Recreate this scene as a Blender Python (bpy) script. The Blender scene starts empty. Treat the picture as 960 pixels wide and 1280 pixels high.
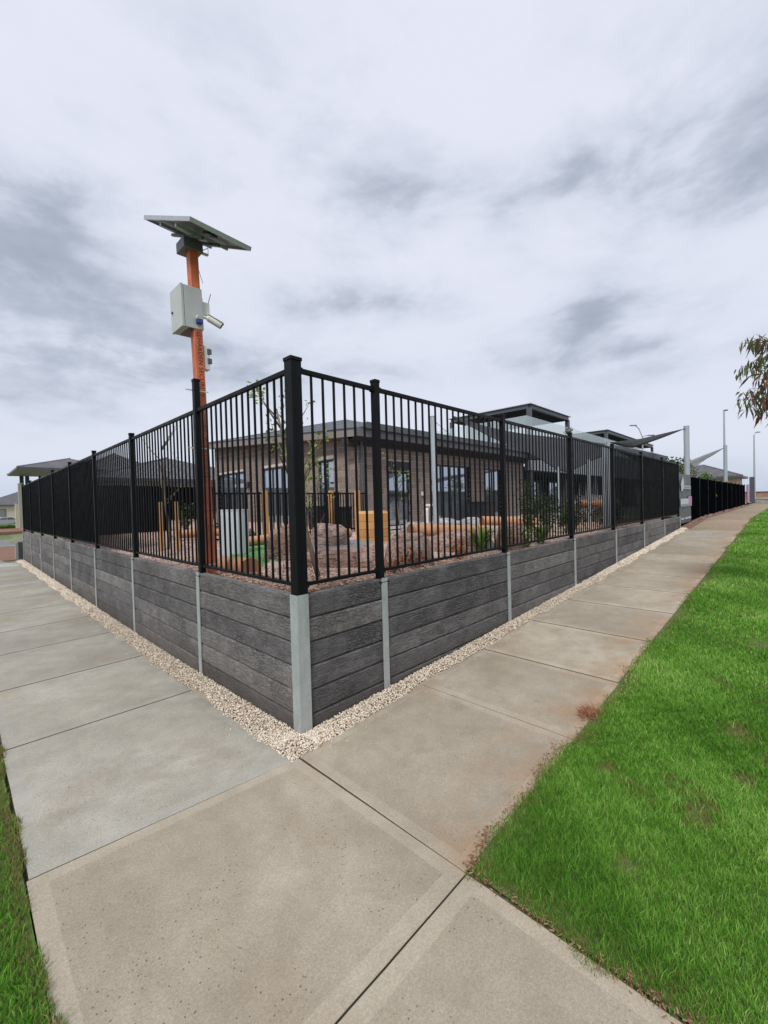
import bpy, bmesh, math, random
import numpy as np
from math import sin, cos, pi, radians
from mathutils import Vector, Matrix, noise
random.seed(7); rng = np.random.default_rng(7)
S = bpy.context.scene; COL = S.collection

# ------------------------------------------------------------------ camera
CAM = Vector((-1.8956, -2.8457, 1.7249)); YAW, PITCH, ROLL, FPX = 0.7739, -0.0194, -0.0271, 523.8
F_ = Vector((cos(YAW)*cos(PITCH), sin(YAW)*cos(PITCH), sin(PITCH)))
r0 = Vector((sin(YAW), -cos(YAW), 0)); u0 = r0.cross(F_)
R_ = r0*cos(ROLL) + u0*sin(ROLL); U_ = -r0*sin(ROLL) + u0*cos(ROLL)
cd = bpy.data.cameras.new('camera'); cam = bpy.data.objects.new('camera', cd); COL.objects.link(cam)
cam.matrix_world = Matrix(((R_.x, U_.x, -F_.x, CAM.x), (R_.y, U_.y, -F_.y, CAM.y), (R_.z, U_.z, -F_.z, CAM.z), (0, 0, 0, 1)))
cd.sensor_fit = 'HORIZONTAL'; cd.sensor_width = 36; cd.lens = FPX/960*36
cd.clip_start = 0.05; cd.clip_end = 6000
S.camera = cam
S.view_settings.view_transform = 'Standard'; S.view_settings.look = 'None'
S.view_settings.exposure = 0.0; S.view_settings.gamma = 1.0

def ray(px, py): return F_ + R_*((px-480)/FPX) - U_*((py-640)/FPX)
def at(px, py, d): return CAM + ray(px, py)*d          # survey: point at a forward distance
def on(px, py, ax, v):                                  # survey: point on an axis plane
    d = ray(px, py); return CAM + d*((v-CAM[ax])/d[ax])

# ------------------------------------------------------------------ world (overcast) and sun
W = bpy.data.worlds.new('World'); S.world = W; W.use_nodes = True
nt = W.node_tree; nt.nodes.clear()
def N(t, **k):
    n = nt.nodes.new(t)
    for a, b in k.items(): setattr(n, a, b)
    return n
def L(a, b): nt.links.new(a, b)
def mth(op, a, b=None, c=None, clamp=False):
    n = N('ShaderNodeMath', operation=op, use_clamp=clamp)
    for i, v in enumerate((a, b, c)):
        if v is None: continue
        if isinstance(v, (int, float)): n.inputs[i].default_value = v
        else: L(v, n.inputs[i])
    return n.outputs[0]
SUN_EL, SUN_AZ = radians(50), radians(205)     # direction the light comes from, measured from +X
tc = N('ShaderNodeTexCoord'); sp = N('ShaderNodeSeparateXYZ'); L(tc.outputs['Generated'], sp.inputs[0])
zz = mth('MAXIMUM', sp.outputs[2], 0.0); den = mth('ADD', zz, 0.34)
cx_ = mth('DIVIDE', sp.outputs[0], den); cy_ = mth('DIVIDE', sp.outputs[1], den)
cmb = N('ShaderNodeCombineXYZ'); L(cx_, cmb.inputs[0]); L(cy_, cmb.inputs[1])
def wnoise(scale, det, rough, off, dist=0.0):
    q = N('ShaderNodeVectorMath', operation='MULTIPLY'); L(tc.outputs['Generated'], q.inputs[0]); q.inputs[1].default_value = (1, 1, 2.3)
    v = N('ShaderNodeVectorMath', operation='ADD'); L(q.outputs[0], v.inputs[0]); v.inputs[1].default_value = off
    n = N('ShaderNodeTexNoise'); n.inputs['Scale'].default_value = scale; n.inputs['Detail'].default_value = det
    n.inputs['Roughness'].default_value = rough; n.inputs['Distortion'].default_value = dist; L(v.outputs[0], n.inputs['Vector'])
    return n.outputs[0]
n1 = wnoise(3.2, 9, 0.56, (3.1, 1.7, 0), .25); n2 = wnoise(1.3, 5, 0.5, (7.3, 2.2, 0)); n3 = wnoise(8.5, 7, 0.6, (1.1, 9.4, 0), .3)
mixn = mth('ADD', mth('MULTIPLY', n1, .55), mth('ADD', mth('MULTIPLY', n2, .35), mth('MULTIPLY', n3, .10)))
darkf = mth('MULTIPLY', mth('SUBTRACT', mixn, .515), 1.35)
# individual cloud bodies: direction, width, height, strength
bodies = None
nrm = mth('ADD', mth('MULTIPLY', n1, 1.5), mth('MULTIPLY', n3, .6))
for (px, py, w, h, s) in [(40, 405, .36, .10, 1.25), (15, 255, .20, .13, 1.0), (330, 150, .26, .13, .55), (560, 250, .34, .075, .85),
                          (395, 375, .20, .055, .70), (640, 445, .40, .06, .85), (860, 150, .28, .16, .65), (740, 388, .15, .035, .8),
                          (230, 462, .26, .07, .8), (930, 430, .25, .08, .6), (520, 375, .14, .045, .6), (60, 500, .3, .05, .7), (945, 240, .2, .10, .5)]:
    b = ray(px, py).normalized(); ri = b.cross(Vector((0, 0, 1))).normalized(); up = ri.cross(b)
    dots = []
    for ax, sc in ((ri, w), (up, h)):
        dn = N('ShaderNodeVectorMath', operation='DOT_PRODUCT'); L(tc.outputs['Generated'], dn.inputs[0]); dn.inputs[1].default_value = ax/sc
        dots.append(dn.outputs['Value'])
    dn = N('ShaderNodeVectorMath', operation='DOT_PRODUCT'); L(tc.outputs['Generated'], dn.inputs[0]); dn.inputs[1].default_value = b
    front = mth('GREATER_THAN', dn.outputs['Value'], 0)
    r2 = mth('ADD', mth('MULTIPLY', dots[0], dots[0]), mth('MULTIPLY', dots[1], dots[1]))
    g = mth('POWER', 2.718, mth('MULTIPLY', r2, -1.1))
    g = mth('MULTIPLY', mth('MULTIPLY', g, front), mth('SUBTRACT', nrm, .62))
    bodies = mth('MULTIPLY', g, s) if bodies is None else mth('MULTIPLY_ADD', g, s, bodies)
bm_ = N('ShaderNodeMapRange', interpolation_type='SMOOTHSTEP'); L(bodies, bm_.inputs[0])
for i_, v_ in zip((1, 2, 3, 4), (.03, .75, 0., .50)): bm_.inputs[i_].default_value = v_
darkf = mth('ADD', mth('MAXIMUM', darkf, 0.0), bm_.outputs[0])
darkf = mth('ADD', darkf, mth('MULTIPLY', mth('SUBTRACT', .55, zz, clamp=True), .30))
cr = N('ShaderNodeValToRGB'); L(darkf, cr.inputs[0])
e = cr.color_ramp.elements
e[0].position = 0.0; e[0].color = (.83, .86, .98, 1)
e[1].position = 1.0; e[1].color = (.29, .325, .40, 1)
m = e.new(.30); m.color = (.66, .71, .82, 1); m = e.new(.6); m.color = (.44, .49, .59, 1)
# thin blue-grey gap low over the horizon
low = mth('SUBTRACT', 1.0, mth('DIVIDE', zz, .10), clamp=True)
bl = N('ShaderNodeMixRGB'); L(mth('MULTIPLY', low, mth('MULTIPLY', mth('SUBTRACT', n2, .35, clamp=True), 3.0, clamp=True)), bl.inputs[0])
L(cr.outputs[0], bl.inputs[1]); bl.inputs[2].default_value = (.40, .52, .70, 1)
sky = N('ShaderNodeTexSky', sky_type='NISHITA'); sky.sun_disc = False
sky.sun_elevation = SUN_EL; sky.sun_rotation = pi/2 - SUN_AZ
skm = N('ShaderNodeMixRGB', blend_type='MULTIPLY'); skm.inputs[0].default_value = 1; L(sky.outputs[0], skm.inputs[1]); skm.inputs[2].default_value = (.1, .1, .1, 1)
fin = N('ShaderNodeMixRGB'); fin.inputs[0].default_value = .93; L(skm.outputs[0], fin.inputs[1]); L(bl.outputs[0], fin.inputs[2])
bg = N('ShaderNodeBackground'); L(fin.outputs[0], bg.inputs[0]); bg.inputs[1].default_value = 1.0
wo = N('ShaderNodeOutputWorld'); L(bg.outputs[0], wo.inputs[0])
sl = bpy.data.lights.new('sun', 'SUN'); sl.energy = 2.9; sl.angle = radians(14); sl.color = (1, .96, .9)
so = bpy.data.objects.new('sun', sl); COL.objects.link(so)
sd = Vector((cos(SUN_AZ)*cos(SUN_EL), sin(SUN_AZ)*cos(SUN_EL), sin(SUN_EL)))
so.rotation_euler = sd.to_track_quat('Z', 'Y').to_euler(); so.location = (0, 0, 30)

# ------------------------------------------------------------------ materials
class Mt:
    def __init__(s, name):
        s.m = bpy.data.materials.new(name); s.m.use_nodes = True; s.t = s.m.node_tree
        s.b = s.t.nodes['Principled BSDF']; s.co = s.n('ShaderNodeNewGeometry').outputs['Position']
    def n(s, t, **k):
        x = s.t.nodes.new(t)
        for a, b in k.items(): setattr(x, a, b)
        return x
    def l(s, a, b): s.t.links.new(a, b)
    def obj(s): s.co = s.n('ShaderNodeTexCoord').outputs['Object']; return s
    def map(s, sc, co=None):
        v = s.n('ShaderNodeVectorMath', operation='MULTIPLY'); s.l(co or s.co, v.inputs[0]); v.inputs[1].default_value = sc; return v.outputs[0]
    def noise(s, scale, det=5, rough=.55, co=None, dist=0):
        x = s.n('ShaderNodeTexNoise'); x.inputs['Scale'].default_value = scale; x.inputs['Detail'].default_value = det
        x.inputs['Roughness'].default_value = rough; x.inputs['Distortion'].default_value = dist; s.l(co or s.co, x.inputs['Vector']); return x.outputs[0]
    def vor(s, scale, co=None, feature='F1', out='Distance'):
        x = s.n('ShaderNodeTexVoronoi', feature=feature); x.inputs['Scale'].default_value = scale; s.l(co or s.co, x.inputs['Vector']); return x.outputs[out]
    def ramp(s, f, *st):
        x = s.n('ShaderNodeValToRGB'); s.l(f, x.inputs[0]); el = x.color_ramp.elements
        while len(el) < len(st): el.new(.5)
        for q, (p, c) in zip(el, st):
            q.position = p; q.color = (*c, 1) if len(c) == 3 else c
        return x.outputs[0]
    def rng(s, f, a, b, c=0., d=1.):
        x = s.n('ShaderNodeMapRange'); s.l(f, x.inputs[0])
        for i, v in zip((1, 2, 3, 4), (a, b, c, d)): x.inputs[i].default_value = v
        return x.outputs[0]
    def mix(s, f, a, b, mode='MIX'):
        x = s.n('ShaderNodeMixRGB', blend_type=mode)
        for i, v in enumerate((f, a, b)):
            if isinstance(v, (int, float)): x.inputs[i].default_value = v
            elif isinstance(v, tuple): x.inputs[i].default_value = (*v, 1)
            else: s.l(v, x.inputs[i])
        return x.outputs[0]
    def math(s, op, a, b=0.):
        x = s.n('ShaderNodeMath', operation=op)
        for i, v in enumerate((a, b)):
            if isinstance(v, (int, float)): x.inputs[i].default_value = v
            else: s.l(v, x.inputs[i])
        return x.outputs[0]
    def rand(s): return s.n('ShaderNodeObjectInfo').outputs['Random']
    def col(s, c):
        if isinstance(c, tuple): s.b.inputs['Base Color'].default_value = (*c, 1)
        else: s.l(c, s.b.inputs['Base Color'])
        return s
    def rough(s, r):
        if isinstance(r, (int, float)): s.b.inputs['Roughness'].default_value = r
        else: s.l(r, s.b.inputs['Roughness'])
        return s
    def bump(s, h, strength, dist):
        x = s.n('ShaderNodeBump'); x.inputs['Strength'].default_value = strength; x.inputs['Distance'].default_value = dist
        s.l(h, x.inputs['Height']); s.l(x.outputs[0], s.b.inputs['Normal']); return s
    def set(s, k, v): s.b.inputs[k].default_value = v; return s

def simple(name, c, rough=.6, var=.15, scale=6, bump=.0, metal=0, spec=.5):
    k = Mt(name); n = k.noise(scale, 6)
    d = tuple(x*(1-var) for x in c); u = tuple(min(1, x*(1+var)) for x in c)
    k.col(k.ramp(n, (.3, d), (.7, u))).rough(rough).set('Metallic', metal).set('Specular IOR Level', spec)
    if bump: k.bump(k.noise(scale*8, 5), bump, .01)
    return k.m

def concrete(name, a, b, edge=False, stain=(.30, .19, .11), stainw=.5, rim=False):
    k = Mt(name)
    big = k.noise(.9, 6, .6); mid = k.noise(5, 8, .65); fine = k.noise(90, 4, .6); gr = k.noise(320, 2, .6)
    c = k.ramp(big, (.32, a), (.68, b))
    c = k.mix(k.rng(mid, .35, .7, 0, .45), c, tuple(x*.72 for x in a))
    c = k.mix(.5, c, k.ramp(fine, (.3, (.62,)*3), (.7, (1.35,)*3)), 'MULTIPLY') if False else k.mix(.55, c, k.ramp(fine, (.38, (.70,)*3), (.64, (1.04,)*3)), 'MULTIPLY')
    c = k.mix(.6, c, k.ramp(gr, (.38, (.60,)*3), (.58, (1.05,)*3)), 'MULTIPLY')
    c = k.mix(1., c, k.ramp(k.rand(), (0, (.84, .84, .85)), (1, (1.0, 1.0, 1.0))), 'MULTIPLY')
    st = k.rng(k.noise(1.15, 7, .62), .54, .74, 0, stainw)
    c = k.mix(st, c, stain)
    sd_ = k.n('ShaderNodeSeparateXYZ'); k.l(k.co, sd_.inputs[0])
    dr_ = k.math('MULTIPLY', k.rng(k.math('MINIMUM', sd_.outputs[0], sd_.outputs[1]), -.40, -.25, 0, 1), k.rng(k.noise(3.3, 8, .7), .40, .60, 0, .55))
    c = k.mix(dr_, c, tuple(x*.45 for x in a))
    if rim:
        sx_ = k.n('ShaderNodeSeparateXYZ'); k.l(k.co, sx_.inputs[0])
        rm_ = k.math('MULTIPLY', k.rng(sx_.outputs[1], -1.12, -1.66, 0, 1), k.math('MULTIPLY', k.rng(sx_.outputs[0], -.25, -.1, 0, 1), k.rng(k.noise(2.1, 7, .65), .40, .62, 0, .75)))
        c = k.mix(rm_, c, (.30, .175, .085))
    wet = k.rng(k.noise(1.7, 9, .7, dist=1.2), .56, .60, 0, .16); c = k.mix(wet, c, tuple(x*.5 for x in a))
    pit = k.vor(38, k.map((1, 1, 1))); pm = k.math('MULTIPLY', k.rng(pit, .10, .17, 1, 0), k.rng(k.noise(2.2, 4), .44, .56, 0, 1))
    if not edge: c = k.mix(k.math('MULTIPLY', pm, .75), c, tuple(x*.25 for x in a))
    k.col(c).rough(.85).set('Specular IOR Level', .25)
    h = k.math('ADD', k.math('MULTIPLY', fine, .5), k.math('ADD', k.math('MULTIPLY', gr, .7 if not edge else .3), k.math('MULTIPLY', pm, -1.0 if not edge else 0)))
    k.bump(h, .55 if not edge else .3, .004)
    return k.m

M = {}
M['conc_warm'] = concrete('warm_concrete', (.36, .312, .235), (.51, .455, .36), stain=(.29, .19, .105), stainw=.42, rim=True)
M['conc_warm_edge'] = concrete('warm_concrete_edge', (.42, .365, .28), (.55, .49, .39), True, (.29, .19, .105), .45, True)
M['conc_grey'] = concrete('grey_concrete', (.355, .335, .275), (.50, .48, .41), stain=(.27, .21, .14), stainw=.6)
M['conc_grey_edge'] = concrete('grey_concrete_edge', (.37, .355, .30), (.47, .455, .40), True, (.29, .23, .17), .55)
M['conc_orange'] = concrete('tan_concrete', (.33, .25, .17), (.44, .35, .25))
M['conc_white'] = concrete('pale_concrete', (.45, .44, .41), (.56, .55, .51), True)
M['conc_road'] = concrete('road_concrete', (.27, .27, .27), (.36, .36, .36), True)

def sleeper_mat():
    k = Mt('charcoal_sleeper_concrete').obj()
    off = k.n('ShaderNodeVectorMath', operation='ADD'); k.l(k.co, off.inputs[0])
    rs = k.n('ShaderNodeVectorMath', operation='SCALE'); rs.inputs[0].default_value = (7, 3, 5); k.l(k.rand(), rs.inputs['Scale']); k.l(rs.outputs[0], off.inputs[1])
    co = off.outputs[0]
    g1 = k.noise(1, 9, .68, k.map((8, 8, 105), co), .7); g2 = k.noise(1, 5, .7, k.map((45, 45, 170), co), .6)
    crack = k.vor(1, k.map((15, 15, 48), co), 'DISTANCE_TO_EDGE'); lump = k.noise(4.2, 7, .7, co)
    wgt = k.rng(k.noise(1.6, 3, .5, co), .45, .68, 0, .8)
    cr2 = k.math('MULTIPLY', k.rng(crack, .0, .12, 1, 0), wgt)
    c = k.ramp(lump, (.3, (.155, .149, .148)), (.5, (.225, .218, .216)), (.78, (.32, .312, .308)))
    c = k.mix(.62, c, k.ramp(g1, (.38, (.28, .28, .28)), (.60, (1.25, 1.25, 1.25))), 'MULTIPLY')
    c = k.mix(.7, c, k.ramp(g2, (.38, (.35,)*3), (.58, (1.1,)*3)), 'MULTIPLY')
    c = k.mix(k.math('MULTIPLY', cr2, .8), c, (.02, .02, .02))
    c = k.mix(1, c, k.ramp(k.rand(), (0, (.70, .70, .73)), (1, (1.2, 1.18, 1.14))), 'MULTIPLY')
    eff = k.math('MULTIPLY', k.rng(k.noise(2.6, 8, .7, k.map((1, 1, 3), co)), .60, .75, 0, .5), k.rng(g1, .4, .6, 0, 1))
    c = k.mix(eff, c, (.27, .27, .28))
    sepz = k.n('ShaderNodeSeparateXYZ'); k.l(k.n('ShaderNodeNewGeometry').outputs['Position'], sepz.inputs[0])
    # splashed soil film low on the wall (a stain on the wall itself)
    mud = k.math('MULTIPLY', k.rng(sepz.outputs[2], -.14, .16, 1, 0), k.rng(lump, .35, .6, .3, .9))
    c = k.mix(mud, c, (.10, .082, .066))
    h = k.math('ADD', k.math('MULTIPLY', g1, 1.0), k.math('ADD', k.math('MULTIPLY', g2, .35), k.math('MULTIPLY', cr2, -.6)))
    return k.col(c).rough(.8).set('Specular IOR Level', .3).bump(h, 1.0, .03).m
M['sleeper'] = sleeper_mat()
def galv():
    k = Mt('galvanised_steel'); n = k.noise(9, 6, .6, k.map((1, 1, .5))); v = k.vor(70)
    c = k.ramp(n, (.3, (.34, .385, .385)), (.7, (.48, .52, .52)))
    c = k.mix(.30, c, k.ramp(v, (0, (.6,)*3), (.6, (1.15,)*3)), 'MULTIPLY'); c = k.mix(k.rng(k.noise(4, 8, .75, k.map((1, 1, .35))), .53, .68, 0, .6), c, (.20, .21, .20)); c = k.mix(k.rng(k.noise(30, 5, .7, k.map((1, 1, .2))), .58, .7, 0, .35), c, (.55, .58, .56))
    return k.col(c).rough(.48).set('Metallic', .45).bump(k.noise(60, 3), .1, .002).m
M['galv'] = galv()
def blackpaint():
    k = Mt('black_powdercoat'); n = k.noise(14, 7, .7)
    c = k.mix(k.rng(n, .6, .8, 0, .35), (.0045, .005, .0065), (.03, .028, .026))
    return k.col(c).rough(k.rng(k.noise(5, 5), .3, .7, .38, .6)).set('Specular IOR Level', .14).m
M['black'] = blackpaint()
def cloth(name, alpha):
    k = Mt(name); c = k.ramp(k.noise(2.5, 5), (.3, (.0022, .0027, .0035)), (.7, (.0045, .005, .0065)))
    return k.col(c).rough(.95).set('Alpha', alpha).set('Specular IOR Level', 0.0).m
M['cloth'] = cloth('black_shade_cloth', 1.0); M['cloth_thin'] = cloth('thin_black_shade_cloth', .87); M['cloth_mid'] = cloth('medium_black_shade_cloth', .95)
M['sail'] = simple('charcoal_sail_cloth', (.035, .038, .045), .9, .12, 3)
M['sail_light'] = simple('grey_sail_cloth', (.20, .21, .23), .9, .1, 3)
M['orange'] = simple('orange_paint', (.50, .125, .05), .6, .3, 7, .08)
M['orange_pale'] = simple('letters_dark', (.05, .012, .006), .6)
M['cabinet'] = simple('grey_cabinet_paint', (.40, .43, .42), .45, .06, 5)
M['white_plastic'] = simple('white_plastic', (.62, .62, .58), .4, .06, 10)
M['blue_plastic'] = simple('blue_plastic', (.03, .035, .22), .35, .1, 10)
M['dark_plastic'] = simple('dark_plastic', (.02, .02, .025), .4)
M['alu'] = simple('aluminium', (.42, .45, .45), .4, .08, 9, 0, .7)
M['panel_back'] = simple('solar_backsheet', (.12, .135, .135), .5, .1, 8)
M['pv'] = simple('solar_cells', (.01, .013, .03), .15)
M['grey_steel'] = simple('grey_painted_steel', (.36, .41, .44), .4, .06, 3, 0, .3)
M['dark_steel'] = simple('dark_grey_steel', (.07, .078, .088), .45, .08, 4)
M['cladding'] = simple('charcoal_cladding', (.055, .060, .070), .6, .1, 3)
M['cladding_light'] = simple('pale_grey_cladding', (.27, .29, .31), .6, .08, 2)
M['fascia'] = simple('taupe_fascia', (.20, .175, .16), .6, .06, 3)
M['fascia_dark'] = simple('grey_fascia', (.12, .125, .135), .5, .06, 3)
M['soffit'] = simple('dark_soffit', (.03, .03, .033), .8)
M['roof_main'] = simple('slate_grey_tile', (.075, .085, .10), .6, .15, 4)
def tileroof(name, a, b):
    k = Mt(name); n = k.noise(1.5, 5)
    br = k.n('ShaderNodeTexBrick'); k.l(k.n('ShaderNodeUVMap').outputs[0], br.inputs['Vector'])
    br.inputs['Scale'].default_value = 1; br.inputs['Brick Width'].default_value = .33; br.inputs['Row Height'].default_value = .34; br.inputs['Mortar Size'].default_value = .03
    c = k.ramp(n, (.3, a), (.7, b)); c = k.mix(br.outputs['Fac'], c, tuple(x*.35 for x in a))
    return k.col(c).rough(.7).bump(k.math('MULTIPLY', br.outputs['Fac'], -1), .6, .03).m
M['tiles'] = tileroof('grey_roof_tiles', (.085, .085, .095), (.15, .15, .165))
def brickm():
    k = Mt('brown_block').obj(); c = k.ramp(k.rand(), (0, (.175, .135, .115)), (.5, (.215, .17, .145)), (1, (.255, .205, .175)))
    w = k.n('ShaderNodeNewGeometry').outputs['Position']; c = k.mix(.5, c, k.ramp(k.noise(12, 6, .7, w), (.3, (.7,)*3), (.7, (1.1,)*3)), 'MULTIPLY')
    return k.col(c).rough(.85).bump(k.noise(60, 4, .6, w), .3, .004).m
M['brick'] = brickm()
M['mortar'] = simple('pale_mortar', (.50, .46, .42), .9, .1, 20)
def glass():
    k = Mt('dark_window_glass'); return k.col((.42, .47, .53)).rough(.03).set('Metallic', .8).set('Specular IOR Level', 1.0).m
M['glass'] = glass()
def clearglass():
    k = Mt('balustrade_glass'); k.col((.55, .66, .68)).rough(.05).set('Alpha', .38).set('Specular IOR Level', .8); return k.m
M['clear'] = clearglass()
M['frame'] = simple('black_window_frame', (.012, .014, .018), .35)
M['cream'] = simple('cream_render', (.50, .46, .36), .8, .06, 3)
M['tan'] = simple('tan_render', (.45, .34, .23), .8, .06, 3)
M['olive'] = simple('olive_render', (.30, .31, .25), .8, .06, 3)
M['redbrick'] = simple('pinkish_brick', (.30, .17, .12), .85, .25, 2)
def timber(name, a, b):
    k = Mt(name).obj(); g = k.noise(1, 7, .6, k.map((14, 14, 1.6)), 1.5); c = k.ramp(g, (.3, a), (.7, b))
    c = k.mix(1, c, k.ramp(k.rand(), (0, (.85,)*3), (1, (1.08,)*3)), 'MULTIPLY')
    return k.col(c).rough(.7).bump(g, .3, .004).m
M['pine'] = timber('golden_pine', (.40, .19, .06), (.56, .30, .11))
M['log'] = timber('peeled_log', (.36, .165, .075), (.52, .275, .15))
M['log_end'] = timber('log_end_grain', (.13, .055, .025), (.24, .11, .05))
M['bark'] = timber('sapling_bark', (.10, .075, .055), (.19, .145, .11))
def rock(name, a, b, c_):
    k = Mt(name); n = k.noise(3.5, 8, .65); f = k.noise(28, 6, .7); cr = k.noise(1, 6, .6, k.map((3, 3, 16)), 2.0)
    c = k.ramp(n, (.32, a), (.5, b), (.68, c_)); c = k.mix(.55, c, k.ramp(f, (.35, (.5,)*3), (.62, (1.1,)*3)), 'MULTIPLY')
    c = k.mix(k.rng(cr, .54, .60, 0, .75), c, tuple(x*.4 for x in a))
    return k.col(c).rough(.9).bump(k.math('ADD', f, k.math('MULTIPLY', cr, 1.5)), .8, .03).m
M['rock_pink'] = rock('pink_sandstone', (.22, .135, .11), (.40, .28, .235), (.56, .46, .41))
M['rock_brown'] = rock('brown_sandstone', (.16, .085, .06), (.31, .20, .155), (.46, .36, .31))
M['rock_grey'] = rock('grey_stone', (.20, .19, .19), (.36, .34, .335), (.50, .48, .48))
def pebble():
    k = Mt('cream_pebble'); a = k.n('ShaderNodeAttribute', attribute_name='tint').outputs['Fac']
    c = k.ramp(a, (0, (.33, .22, .13)), (.12, (.42, .32, .22)), (.3, (.55, .47, .37)), (1, (.74, .68, .58)))
    return k.col(c).rough(.75).m
M['pebble'] = pebble()
def chipm():
    k = Mt('mulch_chip'); a = k.n('ShaderNodeAttribute', attribute_name='tint').outputs['Fac']
    c = k.ramp(a, (0, (.10, .045, .025)), (.35, (.22, .11, .065)), (.7, (.36, .22, .15)), (1, (.50, .40, .30)))
    return k.col(c).rough(.9).m
M['chip'] = chipm()
M['mulch'] = simple('mulch_ground', (.20, .105, .07), .95, .45, 18, .8)
M['sandy'] = simple('pinkish_gravel_bed', (.40, .29, .235), .95, .38, 9, .6)
M['bedfill'] = simple('pebble_bed_fines', (.34, .28, .21), .95, .35, 40, .5)
M['soil'] = simple('brown_soil', (.12, .085, .055), .95, .4, 8, .6)
M['joint'] = simple('dirty_joint_filler', (.085, .073, .056), .95, .3, 20)
M['turf'] = simple('artificial_turf', (.08, .22, .055), .9, .25, 60, .4)
M['terrain'] = simple('distant_ground', (.14, .155, .08), .95, .35, .25)
def grassm(name, g):
    k = Mt(name); a = k.n('ShaderNodeAttribute', attribute_name='tint').outputs['Fac']
    c = k.ramp(a, *g); k.col(c).rough(.6).set('Specular IOR Level', .25)
    tr = k.n('ShaderNodeBsdfTranslucent'); k.l(c, tr.inputs[0]); mx = k.n('ShaderNodeMixShader'); mx.inputs[0].default_value = .42
    k.l(k.b.outputs[0], mx.inputs[1]); k.l(tr.outputs[0], mx.inputs[2]); k.l(mx.outputs[0], k.t.nodes['Material Output'].inputs[0]); return k.m
M['grass'] = grassm('lawn_blade', ((0, (.30, .22, .10)), (.10, (.26, .24, .09)), (.16, (.055, .16, .018)), (.45, (.13, .33, .032)), (.72, (.22, .47, .06)), (1, (.44, .62, .18))))
def grassbase():
    k = Mt('lawn_floor'); n = k.noise(30, 6, .7); b = k.noise(1.3, 5)
    c = k.ramp(n, (.3, (.06, .09, .018)), (.7, (.11, .20, .03))); c = k.mix(k.rng(b, .62, .72, 0, .8), c, (.10, .08, .04))
    return k.col(c).rough(.95).bump(n, .8, .03).m
M['lawnfloor'] = grassbase()
M['leaf_sap'] = grassm('sapling_leaf', ((0, (.13, .17, .05)), (.4, (.17, .24, .06)), (1, (.36, .44, .12))))
M['leaf_gum'] = grassm('gum_leaf', ((0, (.20, .07, .045)), (.25, (.15, .085, .05)), (.4, (.075, .095, .04)), (1, (.15, .19, .075))))
M['leaf_dark'] = grassm('shrub_leaf', ((0, (.015, .03, .012)), (.6, (.04, .075, .022)), (1, (.09, .15, .04))))
M['leaf_lime'] = grassm('strap_leaf', ((0, (.05, .09, .02)), (.5, (.13, .24, .04)), (1, (.26, .36, .08))))
M['leaf_red'] = grassm('red_leaf', ((0, (.22, .04, .02)), (.6, (.36, .10, .03)), (1, (.5, .33, .06))))
M['leaf_mid'] = grassm('tree_leaf', ((0, (.05, .10, .02)), (.5, (.10, .19, .04)), (1, (.20, .32, .08))))
M['banner'] = simple('grey_banner_vinyl', (.085, .092, .10), .5, .08, 2)
M['banner_pale'] = simple('pale_print', (.48, .52, .55), .5); M['banner_pink'] = simple('pink_print', (.45, .20, .38), .5); M['banner_blue'] = simple('blue_grey_print', (.20, .26, .33), .5)
M['pink'] = simple('pink_sign_vinyl', (.55, .25, .42), .5)
M['carpaint'] = simple('silver_car_paint', (.42, .45, .50), .25, .03, 2, 0, .5)
M['rubber'] = simple('black_rubber', (.015, .015, .015), .8)
M['tank'] = simple('pale_grey_tank', (.46, .50, .54), .5, .06, 3)
M['tape'] = simple('white_cable_tie', (.6, .6, .57), .5)
M['dead'] = simple('dead_grass', (.28, .12, .065), .9, .3, 30)

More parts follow.
